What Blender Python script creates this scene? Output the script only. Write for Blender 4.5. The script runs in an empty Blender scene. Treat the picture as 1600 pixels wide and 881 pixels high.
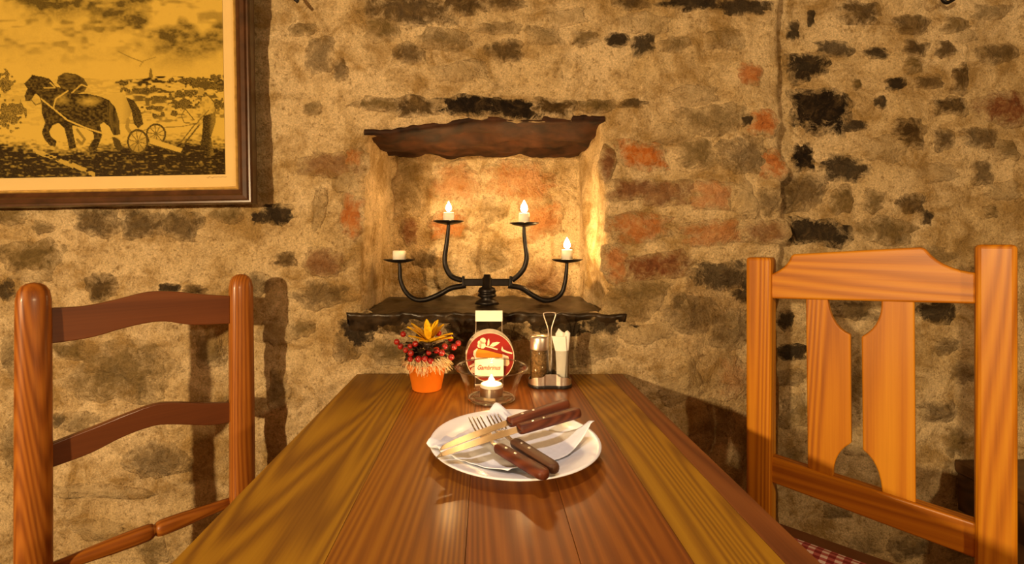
import bpy, bmesh, math, random
import numpy as np
from mathutils import Vector, Matrix, noise

# ------------------------------------------------------------------ camera, world, light
scene = bpy.context.scene
C = scene.collection
F_PX, PX0, PY0 = 750.0, 758.0, 380.0          # focal length and principal point for a 1600 x 881 frame
CAM_Z = 1.07
cam_data = bpy.data.cameras.new('camera')
cam = bpy.data.objects.new('camera', cam_data)
C.objects.link(cam)
cam.location = (0, 0, CAM_Z)
cam.rotation_euler = (math.pi / 2, 0, 0)
cam_data.sensor_width = 36.0
cam_data.lens = 36.0 * F_PX / 1600.0
cam_data.shift_x = (800.0 - PX0) / 1600.0
cam_data.shift_y = -(440.5 - PY0) / 1600.0
cam_data.clip_start = 0.02
scene.camera = cam

world = bpy.data.worlds.new('world')
scene.world = world
world.use_nodes = True
world.node_tree.nodes['Background'].inputs[0].default_value = (1.0, 0.72, 0.42, 1)
world.node_tree.nodes['Background'].inputs[1].default_value = 0.01

def lamp(name, loc, power, radius, col):
    d = bpy.data.lights.new(name, 'POINT')
    d.energy = power; d.shadow_soft_size = radius; d.color = col
    o = bpy.data.objects.new(name, d)
    o.location = loc
    C.objects.link(o)
    return o
WARM = (1.0, 0.71, 0.37)
lamp('key_room_lamp', (-1.55, -1.75, 1.40), 345, 0.045, WARM)
lamp('side_room_lamp', (1.55, -1.45, 1.55), 85, 0.05, WARM)
sd_ = bpy.data.lights.new('added_table_spot', 'SPOT')  # added fill spot, not a fixture: gives plate and tabletop a cooler light
sd_.energy = 20; sd_.shadow_soft_size = 0.05; sd_.color = (1.0, 0.86, 0.74); sd_.spot_size = math.radians(62); sd_.spot_blend = 0.7
so_ = bpy.data.objects.new('added_table_spot', sd_)
so_.location = (0.0, 0.50, 1.95)
C.objects.link(so_)

vs = scene.view_settings
vs.view_transform = 'Standard'
vs.look = 'None'
vs.gamma = 1.0
vs.use_curve_mapping = False
vs.exposure = 0.25

# ------------------------------------------------------------------ helpers
WALL_Y, RECESS_Y, TABLE_Z = 1.20, 1.27, 0.75
rnd = random.Random(7)

def at(px, py, y):
    """photo pixel -> point at distance y from the camera"""
    return Vector(((px - PX0) / F_PX * y, y, CAM_Z - (py - PY0) / F_PX * y))

def tagged(o, label=None, cat=None, group=None, kind=None):
    if label: o['label'] = label
    if cat: o['category'] = cat
    if group: o['group'] = group
    if kind: o['kind'] = kind
    return o

WORLD_ORIGIN = {}
def thing(name, loc, label, cat, group=None):
    o = bpy.data.objects.new(name, None)
    o.empty_display_size = 0.05
    o.location = loc
    C.objects.link(o)
    WORLD_ORIGIN[o.name] = Vector(loc)
    return tagged(o, label, cat, group)

def obj(name, verts, faces, mat, parent=None, smooth=False, grain=None, attrs=None, bevel=0.0, subsurf=0):
    """link ONE mesh object; verts are world coordinates, origin goes to the bottom centre"""
    V = np.array([tuple(v) for v in verts], dtype=float)
    lo, hi = V.min(0), V.max(0)
    org = Vector(((lo[0] + hi[0]) / 2, (lo[1] + hi[1]) / 2, lo[2]))
    me = bpy.data.meshes.new(name)
    me.from_pydata((V - np.array(org)).tolist(), [], faces)
    bm = bmesh.new(); bm.from_mesh(me)
    bmesh.ops.recalc_face_normals(bm, faces=bm.faces)
    bm.to_mesh(me); bm.free()
    me.materials.append(mat)
    if grain is not None:
        o0, ax, up = Vector(grain[0]), Vector(grain[1]).normalized(), Vector(grain[2])
        sd = ax.cross(up).normalized(); up = sd.cross(ax).normalized()
        R = np.array([ax, sd, up])
        G = (V - np.array(o0)) @ R.T
        a = me.attributes.new('gr', 'FLOAT_VECTOR', 'POINT')
        a.data.foreach_set('vector', G.astype(np.float32).ravel())
    for k, vals in (attrs or {}).items():
        vals = np.asarray(vals, dtype=np.float32)
        if vals.ndim == 1:
            a = me.attributes.new(k, 'FLOAT', 'POINT'); a.data.foreach_set('value', vals)
        else:
            a = me.attributes.new(k, 'FLOAT_COLOR', 'POINT'); a.data.foreach_set('color', vals.ravel())
    if smooth:
        me.polygons.foreach_set('use_smooth', [True] * len(me.polygons))
    me.update()
    o = bpy.data.objects.new(name, me)
    C.objects.link(o)
    WORLD_ORIGIN[o.name] = org
    if parent is not None:
        o.parent = parent
        o.location = org - WORLD_ORIGIN[parent.name]
    else:
        o.location = org
    if bevel:
        m = o.modifiers.new('bevel', 'BEVEL'); m.width = bevel; m.segments = 3
        m.limit_method = 'ANGLE'; m.angle_limit = math.radians(35)
    if subsurf:
        m = o.modifiers.new('sub', 'SUBSURF'); m.levels = subsurf; m.render_levels = subsurf
    return o

def box_vf(c, half, R=None):
    c = Vector(c); R = R or Matrix.Identity(3)
    vs_ = [c + R @ Vector((sx * half[0], sy * half[1], sz * half[2])) for sz in (-1, 1) for sy in (-1, 1) for sx in (-1, 1)]
    return vs_, [(0, 1, 3, 2), (4, 6, 7, 5), (0, 4, 5, 1), (2, 3, 7, 6), (0, 2, 6, 4), (1, 5, 7, 3)]

def box(name, lo, hi, mat, parent=None, bevel=0.003, grain_axis=None, R=None):
    lo, hi = Vector(lo), Vector(hi)
    v, f = box_vf((lo + hi) / 2, (hi - lo) / 2, R)
    g = None
    if grain_axis is not None:
        up = (0, 0, 1) if abs(Vector(grain_axis).normalized().z) < 0.9 else (0, 1, 0)
        g = ((lo + hi) / 2, grain_axis, up)
    return obj(name, v, f, mat, parent, grain=g, bevel=bevel)

def prism_vf(outline, thick):
    """outline: world points of the front face; thick: vector to the back face"""
    n = len(outline); t = Vector(thick)
    v = [Vector(p) for p in outline] + [Vector(p) + t for p in outline]
    f = [tuple(range(n)), tuple(reversed(range(n, 2 * n)))]
    f += [(i, i + n, (i + 1) % n + n, (i + 1) % n) for i in range(n)]
    return v, f

def lathe_vf(profile, c=(0, 0, 0), seg=32, R=None, sx=1.0, sy=1.0):
    c = Vector(c); v, f = [], []
    n = len(profile)
    for (r, z) in profile:
        for k in range(seg):
            a = 2 * math.pi * k / seg
            p = Vector((r * math.cos(a) * sx, r * math.sin(a) * sy, z))
            v.append(c + (R @ p if R else p))
    for i in range(n - 1):
        for k in range(seg):
            f.append((i * seg + k, i * seg + (k + 1) % seg, (i + 1) * seg + (k + 1) % seg, (i + 1) * seg + k))
    if profile[0][0] > 1e-6: f.append(tuple(range(seg)))
    if profile[-1][0] > 1e-6: f.append(tuple((n - 1) * seg + k for k in range(seg)))
    return v, f

def catmull(pts, sub=6):
    pts = [Vector(p) for p in pts]
    out = []
    for i in range(len(pts) - 1):
        p0, p1, p2 = pts[max(i - 1, 0)], pts[i], pts[i + 1]
        p3 = pts[min(i + 2, len(pts) - 1)]
        for k in range(sub):
            t = k / sub
            out.append(0.5 * ((2 * p1) + (p2 - p0) * t + (2 * p0 - 5 * p1 + 4 * p2 - p3) * t * t + (3 * p1 - p0 - 3 * p2 + p3) * t ** 3))
    out.append(pts[-1])
    return out

def tube_vf(path, rad, seg=10, flat=1.0):
    v, f = [], []
    n = len(path)
    prev = None
    for i, p in enumerate(path):
        d = (path[min(i + 1, n - 1)] - path[max(i - 1, 0)]).normalized()
        ref = prev if prev is not None else (Vector((0, 0, 1)) if abs(d.z) < 0.9 else Vector((0, 1, 0)))
        a = d.cross(ref).normalized() if prev is None else (ref - d * ref.dot(d)).normalized()
        prev = a
        b = d.cross(a)
        r = rad[i] if isinstance(rad, (list, tuple)) else rad
        for k in range(seg):
            t = 2 * math.pi * k / seg
            v.append(p + a * (r * math.cos(t)) + b * (r * flat * math.sin(t)))
    for i in range(n - 1):
        for k in range(seg):
            f.append((i * seg + k, i * seg + (k + 1) % seg, (i + 1) * seg + (k + 1) % seg, (i + 1) * seg + k))
    f.append(tuple(reversed(range(seg)))); f.append(tuple((n - 1) * seg + k for k in range(seg)))
    return v, f

def joined(*vfs):
    V, F = [], []
    for v, f in vfs:
        b = len(V); V += list(v); F += [tuple(i + b for i in q) for q in f]
    return V, F

# ------------------------------------------------------------------ materials
def new_mat(name):
    m = bpy.data.materials.new(name); m.use_nodes = True
    nt = m.node_tree
    return m, nt, nt.nodes['Principled BSDF']

def N(nt, kind, **kw):
    n = nt.nodes.new(kind)
    for k, v in kw.items():
        if k.startswith('i_'):
            n.inputs[int(k[2:])].default_value = v
        else:
            setattr(n, k, v)
    return n

def math_node(nt, op, a, b=None, clamp=False):
    n = N(nt, 'ShaderNodeMath', operation=op, use_clamp=clamp)
    for i, x in enumerate((a, b)):
        if x is None: continue
        if isinstance(x, (int, float)): n.inputs[i].default_value = x
        else: nt.links.new(x, n.inputs[i])
    return n.outputs[0]

def noise_node(nt, vec, scale, detail=4, rough=0.55, dist=0.0):
    n = N(nt, 'ShaderNodeTexNoise')
    n.inputs['Scale'].default_value = scale; n.inputs['Detail'].default_value = detail
    n.inputs['Roughness'].default_value = rough; n.inputs['Distortion'].default_value = dist
    if vec is not None: nt.links.new(vec, n.inputs['Vector'])
    return n.outputs['Fac']

def ramp(nt, fac, stops):
    r = N(nt, 'ShaderNodeValToRGB')
    e = r.color_ramp.elements
    while len(e) < len(stops): e.new(0.5)
    for el, (p, c) in zip(e, stops):
        el.position = p
        el.color = (c, c, c, 1) if isinstance(c, (int, float)) else (*c, 1)
    nt.links.new(fac, r.inputs[0])
    return r.outputs[0]

def mixc(nt, fac, a, b, blend='MIX'):
    m = N(nt, 'ShaderNodeMix', data_type='RGBA', blend_type=blend)
    if isinstance(fac, (int, float)): m.inputs[0].default_value = fac
    else: nt.links.new(fac, m.inputs[0])
    for i, x in ((6, a), (7, b)):
        if isinstance(x, tuple): m.inputs[i].default_value = (*x, 1)
        else: nt.links.new(x, m.inputs[i])
    return m.outputs[2]

def plain(name, col, rough=0.5, metal=0.0, coat=0.0, var=0.12, scale=30, bump=0.0, sss=0.0, spec=None):
    m, nt, b = new_mat(name)
    tc = N(nt, 'ShaderNodeTexCoord')
    f = noise_node(nt, tc.outputs['Object'], scale, 3)
    lo = tuple(c * (1 - var) for c in col); hi = tuple(min(1, c * (1 + var)) for c in col)
    nt.links.new(ramp(nt, f, [(0.3, lo), (0.7, hi)]), b.inputs['Base Color'])
    b.inputs['Roughness'].default_value = rough
    b.inputs['Metallic'].default_value = metal
    b.inputs['Coat Weight'].default_value = coat
    if spec is None: spec = 0.5 if rough < 0.6 else 0.2
    b.inputs['Specular IOR Level'].default_value = spec
    if sss:
        b.inputs['Subsurface Weight'].default_value = sss
        b.inputs['Subsurface Radius'].default_value = (0.02, 0.012, 0.006)
    if bump:
        bp = N(nt, 'ShaderNodeBump'); bp.inputs['Strength'].default_value = bump; bp.inputs['Distance'].default_value = 0.002
        nt.links.new(f, bp.inputs['Height']); nt.links.new(bp.outputs[0], b.inputs['Normal'])
    return m

PL_LIGHT, PL_MID, PL_DARK = (0.78, 0.59, 0.335), (0.62, 0.44, 0.205), (0.27, 0.165, 0.06)
def plaster_nodes(nt, tone=1.0):
    geo = N(nt, 'ShaderNodeNewGeometry')
    pos = geo.outputs['Position']
    big = noise_node(nt, pos, 3.2, 5, 0.6, 0.6)
    med = noise_node(nt, pos, 13.0, 6, 0.65, 0.8)
    fine = noise_node(nt, pos, 85.0, 6, 0.72)
    grit = noise_node(nt, pos, 230.0, 4, 0.75)
    course = N(nt, 'ShaderNodeVectorMath', operation='MULTIPLY'); course.inputs[1].default_value = (4.0, 4.0, 11.0)
    nt.links.new(pos, course.inputs[0])
    sc = lambda c: tuple(x * tone for x in c)
    c1 = ramp(nt, big, [(0.30, sc(PL_MID)), (0.60, sc(PL_LIGHT))])
    st = ramp(nt, math_node(nt, 'ADD', math_node(nt, 'MULTIPLY', med, 0.6), math_node(nt, 'MULTIPLY', noise_node(nt, course.outputs[0], 1.0, 5, 0.62, 0.5), 0.4)), [(0.45, 0.0), (0.60, 0.9)])
    c2 = mixc(nt, st, c1, sc((0.36, 0.22, 0.07)))
    pit = ramp(nt, fine, [(0.34, 1.0), (0.46, 0.0)])
    c3 = mixc(nt, math_node(nt, 'MULTIPLY', pit, 0.8), c2, sc(PL_DARK))
    vv = ramp(nt, grit, [(0.28, 0.55), (0.72, 1.28)])
    c4 = mixc(nt, 1.0, c3, vv, 'MULTIPLY')
    h = math_node(nt, 'ADD', math_node(nt, 'MULTIPLY', fine, 0.55), math_node(nt, 'ADD', math_node(nt, 'MULTIPLY', grit, 0.25), math_node(nt, 'MULTIPLY', med, 0.8)))
    return pos, c4, h

def plaster_mat(name, tone=1.0):
    m, nt, b = new_mat(name)
    pos, col, h = plaster_nodes(nt, tone)
    nt.links.new(col, b.inputs['Base Color'])
    b.inputs['Roughness'].default_value = 0.9
    b.inputs['Specular IOR Level'].default_value = 0.12
    bp = N(nt, 'ShaderNodeBump'); bp.inputs['Strength'].default_value = 0.9; bp.inputs['Distance'].default_value = 0.018
    nt.links.new(h, bp.inputs['Height']); nt.links.new(bp.outputs[0], b.inputs['Normal'])
    return m

def stone_mat(name, cols, edge=(0.55, 1.0), rough=0.8, tone=1.0, relief=0.020):
    """stone whose rim is smeared over with plaster; attributes: edge 0..1, cov 0..1"""
    m, nt, b = new_mat(name)
    pos, pcol, h = plaster_nodes(nt, tone)
    f = noise_node(nt, pos, 26.0, 6, 0.7, 1.2)
    g = noise_node(nt, pos, 90.0, 5, 0.7)
    sc = ramp(nt, math_node(nt, 'ADD', math_node(nt, 'MULTIPLY', f, 0.75), math_node(nt, 'MULTIPLY', g, 0.25)),
              [(0.30, cols[0]), (0.50, cols[1]), (0.68, cols[2])])
    ea = N(nt, 'ShaderNodeAttribute', attribute_name='edge').outputs['Fac']
    ca = N(nt, 'ShaderNodeAttribute', attribute_name='cov').outputs['Fac']
    smear = noise_node(nt, pos, 34.0, 6, 0.75, 0.6)
    x = math_node(nt, 'ADD', ea, math_node(nt, 'MULTIPLY', math_node(nt, 'SUBTRACT', smear, 0.5), 2.2))
    k = ramp(nt, x, [(edge[0], 1.0), (edge[1], 0.0)])
    k = math_node(nt, 'MULTIPLY', k, ca, clamp=True)
    nt.links.new(mixc(nt, k, pcol, sc), b.inputs['Base Color'])
    b.inputs['Roughness'].default_value = rough
    b.inputs['Specular IOR Level'].default_value = 0.15
    bp = N(nt, 'ShaderNodeBump'); bp.inputs['Strength'].default_value = 0.9; bp.inputs['Distance'].default_value = relief
    hh = math_node(nt, 'ADD', math_node(nt, 'MULTIPLY', f, 1.1), h)
    nt.links.new(hh, bp.inputs['Height']); nt.links.new(bp.outputs[0], b.inputs['Normal'])
    return m

def wood_mat(name, light, mid, dark, rings=34, rough=0.32, coat=0.35, stretch=1.0, streak=0.5):
    m, nt, b = new_mat(name)
    at_ = N(nt, 'ShaderNodeAttribute', attribute_name='gr').outputs['Vector']
    oi = N(nt, 'ShaderNodeObjectInfo')
    off = N(nt, 'ShaderNodeVectorMath', operation='SCALE'); off.inputs['Scale'].default_value = 37.0
    cb = N(nt, 'ShaderNodeCombineXYZ')
    for i in range(3): nt.links.new(oi.outputs['Random'], cb.inputs[i])
    nt.links.new(cb.outputs[0], off.inputs[0])
    add = N(nt, 'ShaderNodeVectorMath', operation='ADD')
    nt.links.new(at_, add.inputs[0]); nt.links.new(off.outputs[0], add.inputs[1])
    def mp(s):
        x = N(nt, 'ShaderNodeVectorMath', operation='MULTIPLY'); x.inputs[1].default_value = s
        nt.links.new(add.outputs[0], x.inputs[0]); return x.outputs[0]
    n1 = noise_node(nt, mp((0.42 * stretch, 8.0, 8.0)), 1.0, 1, 0.3)
    ring = math_node(nt, 'SINE', math_node(nt, 'MULTIPLY', n1, rings * 6.28))
    ring = math_node(nt, 'ADD', math_node(nt, 'MULTIPLY', ring, 0.5), 0.5)
    fine = noise_node(nt, mp((4.0, 260.0, 260.0)), 1.0, 3, 0.6)
    st = noise_node(nt, mp((1.6, 28.0, 28.0)), 1.0, 4, 0.6)
    tone = noise_node(nt, mp((0.8, 5.0, 5.0)), 1.0, 2)
    t = math_node(nt, 'ADD', math_node(nt, 'MULTIPLY', ring, 0.30), math_node(nt, 'ADD', math_node(nt, 'MULTIPLY', fine, 0.36), math_node(nt, 'MULTIPLY', tone, 0.46)))
    c = ramp(nt, t, [(0.25, light), (0.55, mid), (0.86, dark)])
    sk = ramp(nt, st, [(0.62, 0.0), (0.76, streak)])
    c = mixc(nt, sk, c, tuple(x * 0.55 for x in dark))
    nt.links.new(c, b.inputs['Base Color'])
    b.inputs['Roughness'].default_value = rough
    b.inputs['Coat Weight'].default_value = coat
    b.inputs['Coat Roughness'].default_value = 0.18
    b.inputs['Specular IOR Level'].default_value = 0.32
    bp = N(nt, 'ShaderNodeBump'); bp.inputs['Strength'].default_value = 0.25; bp.inputs['Distance'].default_value = 0.0012
    nt.links.new(t, bp.inputs['Height']); nt.links.new(bp.outputs[0], b.inputs['Normal'])
    return m

def thin_glass(name, tint=(1, 1, 1), rough=0.02, ior=1.45, power=3.2):
    m, nt, b = new_mat(name)
    nt.nodes.remove(b)
    out = nt.nodes['Material Output']
    tr = N(nt, 'ShaderNodeBsdfTransparent'); tr.inputs[0].default_value = (*tint, 1)
    gl = N(nt, 'ShaderNodeBsdfGlossy'); gl.inputs['Roughness'].default_value = rough
    lw = N(nt, 'ShaderNodeLayerWeight'); lw.inputs[0].default_value = 0.5
    r0 = ((ior - 1) / (ior + 1)) ** 2
    fac = math_node(nt, 'ADD', math_node(nt, 'MULTIPLY', math_node(nt, 'POWER', lw.outputs['Facing'], power), 0.95 - r0), r0)
    mx = N(nt, 'ShaderNodeMixShader')
    nt.links.new(fac, mx.inputs[0]); nt.links.new(tr.outputs[0], mx.inputs[1]); nt.links.new(gl.outputs[0], mx.inputs[2])
    nt.links.new(mx.outputs[0], out.inputs[0])
    return m

def emit(name, col, s):
    m, nt, b = new_mat(name)
    b.inputs['Base Color'].default_value = (*col, 1)
    b.inputs['Emission Color'].default_value = (*col, 1); b.inputs['Emission Strength'].default_value = s
    return m

M = {}
M['plaster'] = plaster_mat('lime_plaster')
M['plaster_room'] = plain('dark_room_panelling', (0.09, 0.05, 0.025), 0.6, var=0.3, scale=5)
M['stone_black'] = stone_mat('black_stone', [(0.006, 0.004, 0.003), (0.020, 0.012, 0.006), (0.10, 0.062, 0.026)], (0.58, 1.02))
M['stone_brown'] = stone_mat('brown_stone', [(0.022, 0.012, 0.004), (0.085, 0.048, 0.014), (0.24, 0.15, 0.055)], (0.44, 0.98))
M['stone_olive'] = stone_mat('olive_stone', [(0.065, 0.040, 0.010), (0.17, 0.108, 0.032), (0.36, 0.24, 0.10)], (0.36, 0.98))
M['stone_brick'] = stone_mat('red_brick', [(0.22, 0.045, 0.010), (0.55, 0.17, 0.030), (0.60, 0.36, 0.15)], (0.40, 0.95))
M['stone_rust'] = stone_mat('rust_brick', [(0.09, 0.03, 0.012), (0.23, 0.085, 0.03), (0.46, 0.27, 0.11)], (0.40, 0.95))
M['stone_plaster'] = stone_mat('plastered_stone', [(0.36, 0.24, 0.10), (0.50, 0.36, 0.18), (0.62, 0.46, 0.26)], (0.1, 0.85))
M['lintel'] = plain('lintel_stone', (0.034, 0.012, 0.004), 0.7, var=0.75, scale=22, bump=0.9)
M['sill'] = plain('slate_sill', (0.030, 0.018, 0.008), 0.36, var=0.7, scale=40, bump=1.0, spec=0.35)
M['table_yellow'] = wood_mat('table_yellow_pine', (0.36, 0.185, 0.008), (0.27, 0.125, 0.005), (0.12, 0.042, 0.004), 36, 0.45, 0.15)
M['table_amber'] = wood_mat('table_amber_pine', (0.31, 0.125, 0.007), (0.22, 0.075, 0.004), (0.12, 0.033, 0.003), 38, 0.45, 0.15)
M['table_red'] = wood_mat('table_red_pine', (0.28, 0.090, 0.007), (0.19, 0.053, 0.004), (0.11, 0.026, 0.003), 36, 0.45, 0.15)
M['table_dark'] = wood_mat('table_dark_edge', (0.22, 0.075, 0.015), (0.16, 0.048, 0.01), (0.08, 0.02, 0.005), 40, 0.45, 0.15)
M['chair_brown'] = wood_mat('chair_brown_wood', (0.42, 0.15, 0.018), (0.30, 0.092, 0.010), (0.13, 0.032, 0.004), 34, 0.40, 0.2)
M['slat_brown'] = wood_mat('slat_brown_wood', (0.20, 0.065, 0.016), (0.16, 0.047, 0.012), (0.10, 0.028, 0.008), 8, 0.42, 0.2, streak=0.1)
M['chair_honey'] = wood_mat('chair_honey_pine', (0.60, 0.255, 0.009), (0.48, 0.170, 0.005), (0.27, 0.075, 0.003), 24, 0.42, 0.08, streak=0.2)
M['bench'] = wood_mat('bench_dark_wood', (0.10, 0.05, 0.02), (0.07, 0.03, 0.012), (0.03, 0.012, 0.006), 14, 0.4, 0.2)
M['handle_wood'] = wood_mat('handle_wood', (0.17, 0.045, 0.016), (0.11, 0.025, 0.008), (0.04, 0.009, 0.004), 20, 0.5, 0.0, stretch=6)
M['handle_dark'] = wood_mat('handle_dark_wood', (0.13, 0.06, 0.03), (0.08, 0.033, 0.016), (0.035, 0.014, 0.008), 20, 0.5, 0.0, stretch=6)
M['iron'] = plain('black_iron', (0.016, 0.012, 0.010), 0.38, 0.6, var=0.4, scale=60, bump=0.3)
M['steel'] = plain('brushed_steel', (0.80, 0.73, 0.64), 0.36, 1.0, var=0.08, scale=80)
M['blade'] = plain('knife_steel', (0.36, 0.31, 0.24), 0.30, 1.0, var=0.1, scale=60)
M['fork_steel'] = plain('fork_steel', (0.34, 0.30, 0.26), 0.26, 1.0, var=0.15, scale=60)
M['porcelain'] = plain('white_porcelain', (0.80, 0.82, 0.88), 0.28, coat=0.1, var=0.02)
M['napkin'] = plain('napkin_paper', (0.82, 0.84, 0.92), 0.9, var=0.04, scale=120, bump=0.2)
M['paper'] = plain('white_paper', (0.90, 0.87, 0.80), 0.85, var=0.03, scale=60)
M['wax'] = plain('candle_wax', (0.92, 0.86, 0.74), 0.5, var=0.03, sss=0.3)
M['tin'] = plain('tealight_tin', (0.80, 0.76, 0.70), 0.28, 1.0, var=0.06)
M['terracotta'] = plain('orange_pot', (0.78, 0.19, 0.006), 0.55, var=0.06, scale=25)
M['raffia'] = plain('raffia', (0.78, 0.58, 0.30), 0.85, var=0.25, scale=200)
M['berry'] = plain('red_berry', (0.32, 0.012, 0.008), 0.2, coat=0.7, var=0.35, scale=90)
M['petal'] = plain('yellow_petal', (0.90, 0.50, 0.012), 0.6, var=0.22, scale=90)
M['leaf'] = plain('dark_leaf', (0.045, 0.022, 0.010), 0.5, var=0.5, scale=90)
M['card_red'] = plain('coaster_red', (0.24, 0.010, 0.006), 0.6, var=0.1)
M['card_edge'] = plain('coaster_board', (0.66, 0.55, 0.40), 0.85, var=0.12)
M['cream'] = plain('cream_ink', (0.86, 0.66, 0.45), 0.7, var=0.1)
M['orange'] = plain('orange_ink', (0.75, 0.26, 0.01), 0.6, var=0.2)
M['ink_red'] = plain('red_ink', (0.26, 0.004, 0.003), 0.7, var=0.1)
M['black_plastic'] = plain('black_plastic', (0.012, 0.010, 0.009), 0.3, var=0.2)
M['pepper'] = plain('shaker_filling', (0.32, 0.19, 0.08), 0.8, var=0.6, scale=260, bump=0.6)
M['glass'] = thin_glass('clear_glass', (0.93, 0.93, 0.91))
M['bowl_glass'] = thin_glass('bowl_glass', (0.92, 0.91, 0.88), 0.02, 1.45, 5.0)
M['glass_rim'] = thin_glass('glass_rim', (0.80, 0.78, 0.72), 0.12, 3.4, 1.6)
M['pane'] = thin_glass('picture_glass', (0.97, 0.97, 0.95), 0.04, 1.12)
M['flame'] = emit('candle_flame', (1.0, 0.72, 0.34), 90)
M['frame_dark'] = plain('frame_dark_wood', (0.060, 0.022, 0.007), 0.3, coat=0.4, var=0.4, scale=30)
M['frame_gold'] = plain('frame_gold', (0.55, 0.33, 0.08), 0.4, 0.2, var=0.25, scale=60)
M['mat'] = plain('picture_mount', (0.70, 0.50, 0.22), 0.9, var=0.04, scale=8)
M['floor'] = plain('floor_stone', (0.12, 0.07, 0.035), 0.7, var=0.3, scale=6, bump=0.3)
M['ceiling'] = plain('ceiling_plaster', (0.16, 0.10, 0.05), 0.9, var=0.1, scale=6)
M['signature'] = plain('pencil_ink', (0.35, 0.22, 0.08), 0.9)

# gingham
m, nt, b = new_mat('gingham_cloth')
g = N(nt, 'ShaderNodeAttribute', attribute_name='gr')
sx = N(nt, 'ShaderNodeSeparateXYZ'); nt.links.new(g.outputs['Vector'], sx.inputs[0])
def stripe(sock):
    s = math_node(nt, 'SINE', math_node(nt, 'MULTIPLY', sock, 2 * math.pi / 0.022))
    return math_node(nt, 'GREATER_THAN', s, 0.0)
s2 = math_node(nt, 'MULTIPLY', math_node(nt, 'ADD', stripe(sx.outputs[0]), stripe(sx.outputs[1])), 0.5)
nt.links.new(ramp(nt, s2, [(0.0, (0.74, 0.60, 0.55)), (0.5, (0.42, 0.10, 0.09)), (1.0, (0.20, 0.012, 0.014))]), b.inputs['Base Color'])
b.inputs['Roughness'].default_value = 0.9
M['gingham'] = m

# print on the picture
m, nt, b = new_mat('engraving_print')
a = N(nt, 'ShaderNodeAttribute', attribute_name='ink')
nt.links.new(a.outputs['Color'], b.inputs['Base Color'])
b.inputs['Roughness'].default_value = 0.8
b.inputs['Specular IOR Level'].default_value = 0.05
M['print'] = m

# ------------------------------------------------------------------ the setting
ROOM_X0, ROOM_X1, ROOM_Y0, ROOM_Z1 = -2.3, 2.5, -2.9, 2.45
def slab(name, lo, hi, mat):
    return tagged(box(name, lo, hi, mat, bevel=0), kind='structure')
slab('floor', (ROOM_X0, ROOM_Y0, -0.1), (ROOM_X1, 1.75, 0), M['floor'])
slab('ceiling', (ROOM_X0, ROOM_Y0, ROOM_Z1), (ROOM_X1, 1.75, ROOM_Z1 + 0.1), M['ceiling'])
slab('wall_left', (ROOM_X0 - 0.1, ROOM_Y0, 0), (ROOM_X0, 1.75, ROOM_Z1), M['plaster_room'])
slab('wall_right', (ROOM_X1, ROOM_Y0, 0), (ROOM_X1 + 0.1, 1.75, ROOM_Z1), M['plaster_room'])
slab('wall_front', (ROOM_X0, ROOM_Y0 - 0.1, 0), (ROOM_X1, ROOM_Y0, ROOM_Z1), M['plaster_room'])

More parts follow.
